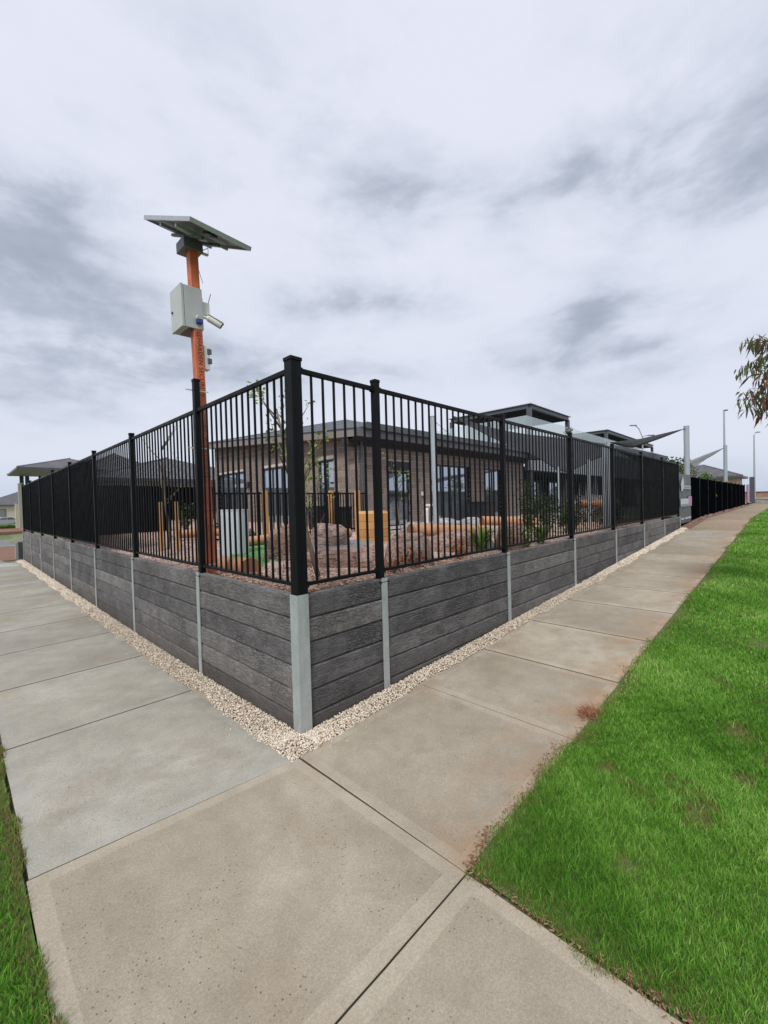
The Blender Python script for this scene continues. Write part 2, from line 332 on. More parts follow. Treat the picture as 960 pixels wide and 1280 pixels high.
# ------------------------------------------------------------------ mesh helpers
class MB:
    def __init__(s): s.v = []; s.f = []; s.mi = []; s.cur = 0; s.sm = False
    def add(s, vs, fs):
        o = len(s.v); s.v += [tuple(v) for v in vs]; s.f += [tuple(i+o for i in f) for f in fs]; s.mi += [s.cur]*len(fs); return s
    def box(s, x0, x1, y0, y1, z0, z1, mat=None):
        v = [Vector((x, y, z)) for z in (z0, z1) for y in (y0, y1) for x in (x0, x1)]
        if mat is not None: v = [mat @ q for q in v]
        return s.add(v, [(0, 2, 3, 1), (4, 5, 7, 6), (0, 1, 5, 4), (2, 6, 7, 3), (0, 4, 6, 2), (1, 3, 7, 5)])
    def bar(s, a, b, w, h=None, up=(0, 0, 1)):
        a = Vector(a); b = Vector(b); h = h or w; d = (b-a).normalized(); x = d.cross(Vector(up))
        if x.length < 1e-4: x = Vector((1, 0, 0))
        x.normalize(); y = x.cross(d)
        v = [p + x*sx*w/2 + y*sy*h/2 for p in (a, b) for sy in (-1, 1) for sx in (-1, 1)]
        return s.add(v, [(0, 1, 3, 2), (4, 6, 7, 5), (0, 4, 5, 1), (2, 3, 7, 6), (0, 2, 6, 4), (1, 5, 7, 3)])
    def tube(s, pts, rad, n=8, cap=True):
        pts = [Vector(p) for p in pts]; rad = rad if isinstance(rad, (list, tuple)) else [rad]*len(pts)
        o = len(s.v); fs = []; vs = []
        ref = Vector((0, 0, 1)) if abs((pts[-1]-pts[0]).normalized().z) < .9 else Vector((1, 0, 0))
        for i, p in enumerate(pts):
            d = (pts[min(i+1, len(pts)-1)] - pts[max(i-1, 0)]).normalized(); x = d.cross(ref).normalized(); y = x.cross(d)
            for k in range(n): vs.append(p + (x*cos(2*pi*k/n) + y*sin(2*pi*k/n))*rad[i])
        for i in range(len(pts)-1):
            for k in range(n): fs.append((i*n+k, i*n+(k+1) % n, (i+1)*n+(k+1) % n, (i+1)*n+k))
        if cap: fs.append(tuple(reversed(range(n)))); fs.append(tuple(range((len(pts)-1)*n, len(pts)*n)))
        return s.add(vs, fs)
    def build(s, name, mats, parent=None, smooth=False, loc=None, bevel=0):
        me = bpy.data.meshes.new(name); me.from_pydata(s.v, [], s.f)
        for m_ in (mats if isinstance(mats, (list, tuple)) else [mats]): me.materials.append(M[m_] if isinstance(m_, str) else m_)
        if any(s.mi): me.polygons.foreach_set('material_index', s.mi)
        bm = bmesh.new(); bm.from_mesh(me); bmesh.ops.recalc_face_normals(bm, faces=bm.faces)
        if bevel: bmesh.ops.bevel(bm, geom=list(bm.edges), offset=bevel, segments=1, affect='EDGES', clamp_overlap=True)
        bm.to_mesh(me); bm.free()
        if smooth: me.polygons.foreach_set('use_smooth', [True]*len(me.polygons))
        me.update(); return link(name, me, parent, loc)

def link(name, me, parent=None, loc=None, rot=None, scale=None):
    o = bpy.data.objects.new(name, me); COL.objects.link(o)
    if parent is not None: o.parent = parent
    if loc is not None: o.location = loc
    if rot is not None: o.rotation_euler = rot
    if scale is not None: o.scale = scale
    return o
def thing(name, label, cat, group=None, loc=(0, 0, 0), rz=0):
    o = bpy.data.objects.new(name, None); COL.objects.link(o); o.location = loc; o.rotation_euler = (0, 0, rz); o.empty_display_size = .1
    return tag(o, label, cat, group)
def tag(o, label, cat, group=None):
    o['label'] = label; o['category'] = cat
    if group: o['group'] = group
    return o
def struct(o): o['kind'] = 'structure'; return o
def stuff(o, label=None, cat=None):
    o['kind'] = 'stuff'
    if label: o['label'] = label; o['category'] = cat
    return o
def bigmesh(name, V, Fq, mat, tint=None, parent=None):
    """V (n,3), Fq (m,k) numpy arrays"""
    me = bpy.data.meshes.new(name); n, k = Fq.shape
    me.vertices.add(len(V)); me.vertices.foreach_set('co', V.astype(np.float32).ravel())
    me.loops.add(n*k); me.loops.foreach_set('vertex_index', Fq.astype(np.int32).ravel())
    me.polygons.add(n); me.polygons.foreach_set('loop_start', np.arange(0, n*k, k, dtype=np.int32))
    me.update(calc_edges=True)
    if tint is not None:
        a = me.attributes.new('tint', 'FLOAT', 'POINT'); a.data.foreach_set('value', tint.astype(np.float32))
    me.materials.append(M[mat]); me.validate(); return link(name, me, parent)

# ------------------------------------------------------------------ ground heights
def g(x, y):
    z = -.11 + .044*min(max(x, 0), 20)
    if x > 20: z += .0010*min(x-20, 60)
    z -= .045*min(max(y/3, 0), 1)*(1 if x < 0 else max(0, 1-x/2))
    return z
def gv(x, y):
    z = -.11 + .044*np.clip(x, 0, 20) + .001*np.clip(x-20, 0, 60)
    return z - .045*np.clip(y/3, 0, 1)*np.where(x < 0, 1, np.clip(1-x/2, 0, 1))

def sheet(name, x0, x1, y0, y1, nx, ny, zf, mat, dz=0, parent=None):
    V = []; Fc = []
    for j in range(ny+1):
        for i in range(nx+1):
            x = x0+(x1-x0)*i/nx; y = y0+(y1-y0)*j/ny; V.append((x, y, zf(x, y)+dz))
    for j in range(ny):
        for i in range(nx):
            a = j*(nx+1)+i; Fc.append((a, a+1, a+nx+2, a+nx+1))
    me = bpy.data.meshes.new(name); me.from_pydata(V, [], Fc); me.materials.append(M[mat]); me.update(); return link(name, me, parent)
def terr(x, y):
    d = max(abs(x), abs(y)); return g(x, y) - .06 if d < 80 else g(min(max(x, -80), 80), min(max(y, -80), 80)) - .06
V = []; Fc = []; xs = [-3000, -800, -200, -60, -20, -8, -4, -2, 0, 2, 5, 10, 15, 20, 25, 30, 40, 60, 100, 250, 900, 3000]
for yy in xs:
    for xx in xs: V.append((xx, yy, terr(xx, yy)))
n_ = len(xs)
for j in range(n_-1):
    for i in range(n_-1): Fc.append((j*n_+i, j*n_+i+1, (j+1)*n_+i+1, (j+1)*n_+i))
me = bpy.data.meshes.new('ground'); me.from_pydata(V, [], Fc); me.materials.append(M['terrain']); me.update(); struct(link('ground', me))

# ------------------------------------------------------------------ footpath slabs
path = struct(bpy.data.objects.new('footpath', None)); COL.objects.link(path)
base = sheet('joint_bed', -1.70, -.26, -8, 19, 6, 60, g, 'joint', -.030, path)
base2 = sheet('joint_bed', -.255, 47, -1.66, -.25, 60, 4, g, 'joint', -.030, path)
def slab(c, kind, ew=.075, name='concrete_slab', far=True):
    """c: four corners (x,y) counter-clockwise"""
    gap = .006 if far else .004; ch = .006 if far else .004
    cen = Vector((sum(p[0] for p in c)/4, sum(p[1] for p in c)/4))
    def inset(d):
        out = []
        for i in range(4):
            p = Vector(c[i]); a = (Vector(c[i-1])-p).normalized(); b = (Vector(c[(i+1) % 4])-p).normalized()
            out.append(p + (a+b)*d)
        return out
    rings = [(inset(gap), -.10), (inset(gap), -ch), (inset(gap+ch), 0), (inset(gap+ch+ew), .0)]
    V = []; Fc = []; mi = []; sub = 8
    for R, dz in rings:
        for i in range(4):
            for k in range(sub):
                p = R[i].lerp(R[(i+1) % 4], k/sub); wob = .003*noise.noise(Vector((p.x*9, p.y*9, 2.))) if dz > -.05 else 0
                V.append((p.x+wob, p.y+wob, g(p.x, p.y)+dz))
    n = 4*sub
    for r in range(3):
        for k in range(n): Fc.append((r*n+k, r*n+(k+1) % n, (r+1)*n+(k+1) % n, (r+1)*n+k)); mi.append(2 if r == 0 or (r == 1 and far) else 1)
    Fc.append(tuple(range(3*n, 4*n))); mi.append(0)
    me = bpy.data.meshes.new(name); me.from_pydata(V, [], Fc)
    for q in kind: me.materials.append(M[q])
    me.materials.append(M['joint'])
    me.polygons.foreach_set('material_index', mi); me.update(); return link(name, me, path)
WARM = ('conc_warm', 'conc_warm_edge'); GREY = ('conc_grey', 'conc_grey_edge'); ORG = ('conc_orange', 'conc_orange'); WH = ('conc_white', 'conc_white')
slab([(-1.72, -1.67), (-.185, -1.68), (-.20, -.25), (-1.71, -.09)], WARM, far=False)                   # corner slab
slab([(-1.73, -3.6), (-.17, -3.6), (-.185, -1.68), (-1.72, -1.67)], WARM, far=False)
slab([(-1.74, -5.6), (-.17, -5.6), (-.17, -3.6), (-1.73, -3.6)], WARM)
X = [-.19, 1.25, 2.38, 3.66, 4.95, 6.2, 7.5, 8.8, 10.1, 11.4, 12.7, 14.0, 15.4, 17.2, 19.5, 22, 24.5, 27, 30, 34, 38, 43, 48]
for i in range(len(X)-1):
    a, b = X[i], X[i+1]; yi = -.235 if b < 15 else -.28
    yo = -1.675
    slab([(a, yo), (b, yo), (b, yi), (a, yi)], WARM if b < 16 else ORG, .07 if b < 8 else .04, far=i > 1)
Yj = [(-.09, -.25), (1.6, 1.58), (3.18, 3.2), (4.72, 4.77), (6.15, 6.27), (7.88, 7.93), (9.6, 9.6), (11.7, 11.77), (12.26, 12.3), (13.9, 13.9), (15.6, 15.6), (17.2, 17.2), (18.9, 18.75)]
for i in range(len(Yj)-1):
    a, b = Yj[i], Yj[i+1]; wl = -1.70; wr = -.25 if a[0] < 14 else -.28
    slab([(wl, a[0]), (wr, a[1]), (wr, b[1]), (wl, b[0])], WH if i in (7, 11) else GREY, far=i > 0)
slab([(-2.6, 18.9), (-.5, 18.75), (-.9, 22.5), (-3.4, 24)], ('conc_road', 'conc_road'))
# pit lid
pl_ = thing('pit_lid', 'pale rectangular concrete pit lid set into the footpath near the grey banner', 'pit lid', loc=(14.6, -.85, g(14.6, 0)))
b_ = MB(); b_.box(-.42, .42, -.2, .2, -.02, .012); b_.build('lid', 'conc_white', pl_)
b_ = MB()
for s_ in ((-.44, .44, -.22, -.2), (-.44, .44, .2, .22), (-.44, -.42, -.2, .2), (.42, .44, -.2, .2)): b_.box(s_[0], s_[1], s_[2], s_[3], -.02, .016)
b_.build('lid_frame', 'galv', pl_)

# gravel bed and pebbles
struct(sheet('gravel_bed', -.29, .0, -.27, 19.6, 3, 40, g, 'bedfill', -.020)); struct(sheet('gravel_bed', .0, 16.2, -.27, 0.0, 50, 2, g, 'bedfill', -.020))
def pebbles(P, sz):
    n = len(P); ico = bmesh.new(); bmesh.ops.create_icosphere(ico, subdivisions=1, radius=1)
    bv = np.array([v.co[:] for v in ico.verts]); bf = np.array([[v.index for v in f.verts] for f in ico.faces]); ico.free()
    # decimate icosphere(1)=12 verts? use as is
    A = rng.uniform(0, 2*pi, n); sc = np.stack([sz*rng.uniform(.7, 1.25, n), sz*rng.uniform(.55, .95, n), sz*rng.uniform(.45, .8, n)], 1)
    tl = rng.uniform(-.7, .7, n)
    v = bv[None]*sc[:, None]*(1+rng.normal(0, .10, (n, len(bv), 1)))
    x, y, z = v[..., 0], v[..., 1], v[..., 2]
    x, z = x*np.cos(tl)[:, None]-z*np.sin(tl)[:, None], x*np.sin(tl)[:, None]+z*np.cos(tl)[:, None]
    x, y = x*np.cos(A)[:, None]-y*np.sin(A)[:, None], x*np.sin(A)[:, None]+y*np.cos(A)[:, None]
    v = np.stack([x, y, z], -1)+P[:, None]
    f = bf[None]+(np.arange(n)*len(bv))[:, None, None]
    return v.reshape(-1, 3), f.reshape(-1, 3), np.repeat(rng.uniform(0, 1, n), len(bv))
def gpts(n, horiz):
    # density falls with distance from the corner
    L_ = 16.0 if horiz else 19.5
    t = L_*(rng.random(n)**1.75); w = rng.random(n)
    wid = .215 + .03*np.sin(t*3.1)+.02*np.sin(t*7.7)
    off = w*wid
    big = np.clip(t/5, 1, 2.2)
    mound = .014*np.sin(np.pi*np.clip(w, 0, 1)) + rng.uniform(-.006, .012, n)
    if horiz: x, y = t, -off
    else: x, y = -off*1.15, t
    z = gv(x, y)-.012+mound
    return np.stack([x, y, z], 1), .0080*big*rng.uniform(.75, 1.3, n)
P1, s1 = gpts(15000, True); P2, s2 = gpts(17000, False)
n = 900; Pc = np.stack([-rng.random(n)*.27, -rng.random(n)*.26, np.full(n, -.115)+rng.uniform(-.006, .016, n)], 1); sc_ = .0080*rng.uniform(.75, 1.3, n)
n = 170; q = rng.random(n) < .5; tt = rng.random(n)**1.4*9; oo = .25+np.abs(rng.normal(0, .09, n))
x = np.where(q, tt, -oo); y = np.where(q, -oo, tt); Ps = np.stack([x, y, gv(x, y)+.003], 1)
P = np.concatenate([P1, P2, Pc, Ps]); sz = np.concatenate([s1, s2, sc_, .006*rng.uniform(.6, 1.3, n)])
v, f, t = pebbles(P, sz)
stuff(bigmesh('pebble_gravel', v, f, 'pebble', t), 'cream pebbles filling the strip between the sleeper walls and footpath', 'gravel')

# ------------------------------------------------------------------ retaining walls
def Tr(s, o, z): return Vector((s, o, z))
def Tl(s, o, z): return Vector((o, s, z))
def sleeper_mesh(Ln):
    h, t, c = .194, .078, .013; pr = [(c, 0), (0, c), (0, h-c), (c, h), (t, h), (t, 0)]   # (off, z)
    V = []; Fc = []; seg = 1
    for s_ in (0, Ln):
        for o, z in pr: V.append((s_, o, z))
    n = len(pr)
    for k in range(n): Fc.append((k, (k+1) % n, n+(k+1) % n, n+k))
    Fc.append(tuple(range(n))); Fc.append(tuple(reversed(range(n, 2*n))))
    me = bpy.data.meshes.new('sleeper'); me.from_pydata(V, [], Fc)
    bm = bmesh.new(); bm.from_mesh(me); bmesh.ops.recalc_face_normals(bm, faces=bm.faces); bm.to_mesh(me); bm.free()
    me.materials.append(M['sleeper']); me.update(); return me
RP = [0, 1.0, 3.49, 5.98, 8.47, 10.96, 13.45, 15.95]
LP = [0, 2.0, 4.52, 7.04, 9.56, 12.08, 14.6, 17.12, 19.64]
scache = {}
def wall(posts, T, left, label):
    root = thing('retaining_wall', label, 'retaining wall')
    for i in range(len(posts)-1):
        a, b = posts[i]+(.02 if i == 0 else .008), posts[i+1]-.008; Ln = round(b-a, 3)
        if Ln not in scache: scache[Ln] = sleeper_mesh(Ln)
        for k in range(6):
            zt = 1.0-.2*k
            gm = g(a, -.1) if not left else g(-.1, a)
            if zt < gm - .03: break
            jit = random.uniform(-.003, .003)
            if left: o = link('sleeper', scache[Ln], root, (.014+jit, b, zt-.2), (0, 0, -pi/2))
            else: o = link('sleeper', scache[Ln], root, (a, .014+jit, zt-.2))
            if left: o.rotation_euler = (0, 0, -pi/2); o.location = (.014+jit, b, zt-.2)
    for i, s in enumerate(posts):
        if i == 0: continue
        gm = (g(s, -.1) if not left else g(-.1, s)) - .15; m_ = MB()
        w = .038
        def bx(s0, s1, o0, o1):
            A = T(s0, o0, gm); B = T(s1, o1, 1.004); m_.box(min(A.x, B.x), max(A.x, B.x), min(A.y, B.y), max(A.y, B.y), gm, 1.004)
        bx(s-w, s+w, 0, .009); bx(s-.004, s+.004, .009, .10); bx(s-w, s+w, .10, .108)
        m_.build('steel_post', 'galv', root)
    return root
wl_ = wall(LP, Tl, True, 'long charcoal concrete sleeper retaining wall on the left of the galvanised corner post')
# sleepers of the left wall were laid along -Y after rotation: fix their facing
for o in wl_.children:
    if o.name.startswith('sleeper'):
        b = o.location.y; Ln = max(v_.co.x for v_ in o.data.vertices)
        o.rotation_euler = (0, 0, 0); o.location = (o.location.x, b-Ln, o.location.z); o.matrix_local = Matrix.Translation(o.location) @ Matrix(((0, 1, 0, 0), (1, 0, 0, 0), (0, 0, 1, 0), (0, 0, 0, 1)))
wr_ = wall(RP, Tr, False, 'charcoal concrete sleeper retaining wall stepping down beside the right-hand footpath')
# corner angle
m_ = MB(); m_.box(-.002, .10, -.006, .003, -.3, 1.006); m_.box(-.010, -.002, -.006, .10, -.3, 1.006)
m_.build('corner_post', 'galv', wr_)
m_ = MB(); m_.box(15.95, 15.97, .01, .5, .4, .998); m_.build('wall_return', 'sleeper', wr_)

# ------------------------------------------------------------------ interior ground
def zin(x, y): return .93 + .02*noise.noise(Vector((x*.8, y*.8, 0))) - .03*min(max((x+y-4)/8, 0), 1)
o = sheet('planting_bed', .092, 19, .092, 8, 60, 40, zin, 'sandy'); struct(o)
o = sheet('planting_bed', .092, 7.5, 8, 21, 30, 40, lambda x, y: zin(x, y)+.18*min(max((y-9)/3, 0), 1), 'sandy'); struct(o)
o = sheet('play_yard', 7.5, 70, .15, 60, 20, 20, lambda x, y: .86, 'conc_road'); struct(o)
n = 22000
u = rng.random(n); x = .1+ (rng.random(n)**1.8)*14; y = .1+(rng.random(n)**1.8)*3.5
half = rng.random(n) < .45; x2 = np.where(half, y, x); y2 = np.where(half, x, y)
keep = (x2 < 16) & (y2 < 16); x2, y2 = x2[keep], y2[keep]; n = len(x2)
A = rng.uniform(0, 2*pi, n); ln = rng.uniform(.006, .020, n); wd = rng.uniform(.003, .008, n)
zc = .945+.02*np.array([noise.noise(Vector((a*.8, b*.8, 0))) for a, b in zip(x2, y2)])-.03*np.clip((x2+y2-4)/8, 0, 1)+rng.uniform(0, .02, n)+np.clip((y2-9)/3, 0, 1)*.18
cs, sn = np.cos(A), np.sin(A); V = []
for sx, sy in ((-1, -1), (1, -1), (1, 1), (-1, 1)):
    V.append(np.stack([x2+cs*ln*sx-sn*wd*sy, y2+sn*ln*sx+cs*wd*sy, zc+rng.uniform(-.008, .008, n)], 1))
V = np.stack(V, 1).reshape(-1, 3); Fq = np.arange(n*4).reshape(-1, 4)
stuff(bigmesh('mulch_chips', V, Fq, 'chip', np.repeat(rng.random(n), 4)), 'reddish bark mulch chips and dry leaves scattered behind the fence', 'mulch')

# ------------------------------------------------------------------ fences
def cap(mb, x, y, z, w): mb.box(x-w-.004, x+w+.004, y-w-.004, y+w+.004, z-.022, z+.006)
def post(parent, x, y, z0, z1, w, name='post'):
    m_ = MB(); m_.box(x-w, x+w, y-w, y+w, z0, z1-.02); cap(m_, x, y, z1, w); m_.box(x-w-.03, x+w+.03, y-w-.03, y+w+.03, z0, z0+.012) if name == 'post' else None
    return m_.build(name, 'black', parent, bevel=.003)
ZR = 2.84; ZB = 1.075; OFF = .062; PW = .0325
barme = {}
def barobj(parent, x, y, z0, z1):
    k = round(z1-z0, 3)
    if k not in barme:
        b = MB(); b.box(-.0085, .0085, -.0085, .0085, 0, k); o = b.build('bar', 'black', parent); barme[k] = o.data; o.location = (x, y, z0); return o
    return link('bar', barme[k], parent, (x, y, z0))
def fence(posts, T, label, cloths, ftall=None):
    root = thing('fence', label, 'fence')
    for i, s in enumerate(posts):
        if i == 0: continue
        p = T(s, OFF, 0); zt = 3.19 if (ftall == i) else 2.925
        post(root, p.x, p.y, .96, zt, PW)
    for i in range(len(posts)-1):
        a = posts[i]+(.12 if i == 0 else PW); b = posts[i+1]-PW
        for nm, z, h in (('top_rail', ZR, .04), ('bottom_rail', ZB, .03)):
            m_ = MB(); A = T(a, OFF-.018, z-h/2); B = T(b, OFF+.018, z+h/2); m_.box(min(A.x, B.x), max(A.x, B.x), min(A.y, B.y), max(A.y, B.y), z-h/2, z+h/2); m_.build(nm, 'black', root, bevel=.003)
        for z in (ZR, ZB):
            for s_ in (a+.012, b-.012):
                m_ = MB(); A = T(s_-.012, OFF-.024, z); B = T(s_+.012, OFF+.024, z); m_.box(min(A.x, B.x), max(A.x, B.x), min(A.y, B.y), max(A.y, B.y), z-.027, z+.024); m_.build('rail_bracket', 'black', root)
        nb = max(1, round((b-a)/.1155)-1); st = (b-a)/(nb+1)
        for k in range(nb):
            p = T(a+st*(k+1), OFF, 0); barobj(root, p.x, p.y, ZB+.015, ZR-.02)
        if i in cloths:
            m_ = MB(); nz = 8; ns = 14; vs = []
            for kz in range(nz+1):
                for ks in range(ns+1):
                    vs.append(T(a+(b-a)*ks/ns, OFF+.03+.006*noise.noise(Vector((ks*.7+i*9, kz*.6, 0))), ZB+.02+(ZR-ZB-.05)*kz/nz))
            m_.add(vs, [(kz*(ns+1)+ks, kz*(ns+1)+ks+1, (kz+1)*(ns+1)+ks+1, (kz+1)*(ns+1)+ks) for kz in range(nz) for ks in range(ns)])
            m_.build('shade_cloth', cloths[i], root, smooth=True)
    return root
fr = fence(RP, Tr, 'black tubular bar fence on the right wall with big corner post', {4: 'cloth_thin', 5: 'cloth_mid', 6: 'cloth'})
fl = fence(LP, Tl, 'black tubular bar fence on the left wall beside the orange pole, far bays screened', {k: 'cloth' for k in (3, 4, 5, 6, 7)}, 1)
m_ = MB(); m_.box(.012, .112, .012, .112, .93, 2.90); cap(m_, .062, .062, 2.925, .052); m_.box(.048, .052, .009, .012, .95, 2.9)
m_.build('post', 'black', fr, bevel=.003)
# latch scraps: brackets at the posts
# lower fence beyond the wall
lf = thing('fence', 'lower black screened fence continuing beyond the grey banner to the pink sign', 'fence')
LFX = [15.98, 18.4, 20.7, 23.25, 25.9, 28.6, 31.3, 34.0, 36.8, 39.6, 42.2, 44.6]
for i, x in enumerate(LFX):
    post(lf, x, .08, g(x, 0)-.05, 2.53, .03)
    if i:
        a, b = LFX[i-1]+.03, x-.03; g0 = g(a, 0)
        m_ = MB(); m_.box(a, b, .063, .097, 2.44, 2.475); m_.build('top_rail', 'black', lf)
        m_ = MB(); m_.add([(a, .055, g0+.0), (b, .055, g(b, 0)+.0), (b, .055, 2.46), (a, .055, 2.46)], [(0, 1, 2, 3)]); m_.box(a, b, .11, .115, g0, 2.44); m_.build('shade_cloth', 'cloth', lf)
# banner
bn = thing('banner', 'grey vinyl banner with pale lettering and pink and blue band tied to the fence end', 'banner')
V = []; nz, ns = 14, 8; x0, x1, z0, z1 = 16.02, 18.32, .72, 2.52; m_ = MB()
for kz in range(nz+1):
    for ks in range(ns+1): V.append((x0+(x1-x0)*ks/ns, .035+.02*noise.noise(Vector((ks*.5, kz*.4, 5))), z0+(z1-z0)*kz/nz+(.06 if kz == nz and ks in (0, ns) else 0)))
m_.add(V, [(kz*(ns+1)+ks, kz*(ns+1)+ks+1, (kz+1)*(ns+1)+ks+1, (kz+1)*(ns+1)+ks) for kz in range(nz) for ks in range(ns)]); m_.build('banner_sheet', 'banner', bn, smooth=True)
m_ = MB(); m_.box(16.05, 18.25, .004, .008, 1.33, 1.42); m_.build('printed_band', 'banner_blue', bn)
m_ = MB(); m_.box(16.05, 17.6, .002, .006, 1.42, 1.62); m_.build('printed_band', 'banner_pale', bn)
m_ = MB(); m_.box(17.6, 18.3, .002, .006, 1.34, 1.70); m_.build('printed_band', 'banner_pink', bn)
m_ = MB(); m_.box(16.6, 18.1, .002, .006, 1.98, 2.10); m_.build('title_plate', 'banner_pale', bn)
m_ = MB()
for k in range(7): m_.box(16.75+k*.19, 16.86+k*.19, -.002, .002, 2.01, 2.07)
m_.build('title_letters', 'banner', bn)
m_ = MB()
for k in range(11):
    if k != 3: m_.box(16.15+k*.18, 16.28+k*.18, .002, .006, .86, .93)
m_.build('bottom_line', 'banner_pale', bn)
m_ = MB(); m_.add([(16.2, .0, 1.9), (16.45, .0, 1.9), (16.75, .0, 2.2), (16.5, .0, 2.42), (16.3, .0, 2.30), (16.1, .0, 2.15)], [(0, 1, 2, 3, 4, 5)]); m_.build('emblem', 'banner_pale', bn)
# pink sign
ps = thing('sign', 'narrow pink sign leaning at the far end of the fence', 'sign')
m_ = MB(); m_.box(44.75, 46.3, -.12, -.08, 1.0, 2.55); m_.build('sign_panel', 'pink', ps)
m_ = MB(); m_.box(44.9, 45.0, -.08, -.02, .7, 2.5); m_.box(46.1, 46.2, -.08, -.02, .7, 2.5); m_.build('sign_post', 'black', ps)

# ------------------------------------------------------------------ solar security pole
pole = thing('solar_security_pole', 'orange square pole with solar panel, grey cabinet and camera behind the left fence', 'security pole', loc=(.205, 2.12, .9))
pole.rotation_euler = (0, -radians(1.3), 0)
m_ = MB(); m_.box(-.050, .050, -.055, .050, -.05, 3.86); m_.build('pole_shaft', 'orange', pole, bevel=.006)
m_ = MB(); m_.box(-.09, .09, -.09, .09, .0, .03); m_.build('base_plate', 'orange', pole)
cb = MB(); cb.box(-.145, .062, -.065, .255, 2.90, 3.37); cab = cb.build('cabinet', 'cabinet', pole, bevel=.004)
cb = MB(); cb.box(-.180, -.149, -.068, .258, 2.895, 3.375); cb.build('cabinet_door', 'cabinet', cab, bevel=.004)
cb = MB(); cb.tube([(-.178, .20, 3.12), (-.192, .20, 3.12)], .014, 10); cb.build('door_lock', 'dark_plastic', cab)
cb = MB(); cb.box(-.10, .045, -.05, .22, 2.893, 2.899); cb.build('gland_plate', 'dark_steel', cab)
cb = MB(); cb.tube([(.005, -.066, 3.03), (.005, -.105, 3.02)], .032, 12); cb.build('power_inlet', 'white_plastic', cab)
cb = MB(); cb.box(-.028, .038, -.112, -.064, 2.955, 3.008); cb.build('inlet_cover', 'blue_plastic', cab, bevel=.006)
# head box and solar panel
cb = MB(); cb.box(-.12, .095, -.09, .14, 3.79, 3.91); cb.build('head_box', 'fascia_dark', pole, bevel=.004)
cor = [Vector(c) for c in ((-.25, 2.54, 5.12), (-.15, 1.48, 4.63), (.55, 1.54, 4.64), (.45, 2.6, 5.13))]
bpy.context.view_layer.update()
pmi = (Matrix.Translation(pole.location) @ Matrix.Rotation(-radians(1.3), 4, 'Y')).inverted()
cor = [pmi @ c - Vector((.0, .0, .0)) for c in cor]
o0 = cor[0]; ex = (cor[3]-cor[0]); ey = (cor[1]-cor[0]); lx, ly = ex.length, ey.length; ex.normalize(); ey = (ey - ex*ey.dot(ex)).normalized(); ez = ex.cross(ey)
if ez.z < 0: ez = -ez
MX = Matrix(((ex.x, ey.x, ez.x, o0.x), (ex.y, ey.y, ez.y, o0.y), (ex.z, ey.z, ez.z, o0.z), (0, 0, 0, 1)))
cb = MB(); cb.box(.02, lx-.02, .02, ly-.02, .012, .028, MX); sp_ = cb.build('solar_panel', 'panel_back', pole)
cb = MB(); cb.box(.02, lx-.02, .02, ly-.02, .029, .033, MX); cb.build('solar_cells', 'pv', sp_)
for q in ((0, lx, 0, .02), (0, lx, ly-.02, ly), (0, .02, .02, ly-.02), (lx-.02, lx, .02, ly-.02)):
    cb = MB(); cb.box(q[0], q[1], q[2], q[3], -.008, .035, MX); cb.build('panel_frame', 'alu', sp_)
for yy in (ly*.28, ly*.62):
    cb = MB(); cb.box(.05, lx-.05, yy, yy+.035, -.045, -.010, MX); cb.build('mounting_rail', 'alu', sp_)
for xx in (lx*.35, lx*.62):
    cb = MB(); cb.box(xx, xx+.03, ly*.15, ly*.8, -.075, -.046, MX); cb.build('mounting_rail', 'dark_steel', sp_)
cb = MB(); cb.box(lx*.4, lx*.55, ly*.75, ly*.85, -.01, .01, MX); cb.build('junction_box', 'dark_plastic', sp_)
ct = (MX @ Vector((lx*.5, ly*.5, -.05)))
cb = MB(); cb.bar((0, .03, 3.9), ct, .05); cb.build('tilt_bracket', 'dark_steel', pole)
cb = MB(); cb.tube([(.11, .02, 3.86), (.18, -.03, 3.90), (.17, -.05, 3.80), (.12, -.05, 3.79)], .005, 6); cb.tube([(.09, -.07, 3.79), (.15, -.07, 3.79)], .017, 8); cb.build('cable_gland', 'white_plastic', pole)
# camera unit
cm = MB(); cm.box(.075, .16, -.03, .0, 3.10, 3.25); cu = cm.build('modem_box', 'white_plastic', pole, bevel=.004)
cm = MB(); cm.tube([(.15, -.02, 3.25), (.185, -.02, 3.37)], .004, 6); cm.build('antenna', 'dark_plastic', cu)
cm = MB(); cm.box(.06, .076, -.04, .03, 3.04, 3.28); cm.tube([(.07, -.02, 3.07), (.13, -.04, 3.06), (.15, -.06, 3.06)], .014, 8); br_ = cm.build('camera_bracket', 'white_plastic', pole)
cm = MB(); cm.tube([(.12, -.03, 3.07), (.135, -.045, 3.065), (.255, -.108, 2.985)], [.024, .038, .038], 14); bc = cm.build('camera_body', 'white_plastic', pole, smooth=False)
cm = MB(); cm.bar((.13, -.04, 3.108), (.28, -.12, 3.012), .082, .006); cm.build('sun_hood', 'white_plastic', bc)
cm = MB(); cm.tube([(.2552, -.1081, 2.9848), (.259, -.110, 2.982)], .028, 14); cm.build('camera_lens', 'dark_plastic', bc)
cm = MB(); cm.tube([(.058, -.02, 3.62), (.075, -.02, 3.55), (.10, -.02, 3.47)], .003, 5); cm.build('loose_wire', 'dark_plastic', pole)
cm = MB(); cm.tube([(.052, .03, 2.88), (.060, .03, 2.76)], .007, 6); cm.tube([(.052, .035, 2.46), (.056, .035, 1.9), (.052, .035, 1.2), (.056, .035, .05)], .007, 6); cm.tube([(.0, .055, 3.37), (.0, .06, 3.6), (.0, .055, 3.79)], .008, 6); cm.build('cable_run', 'dark_plastic', pole)
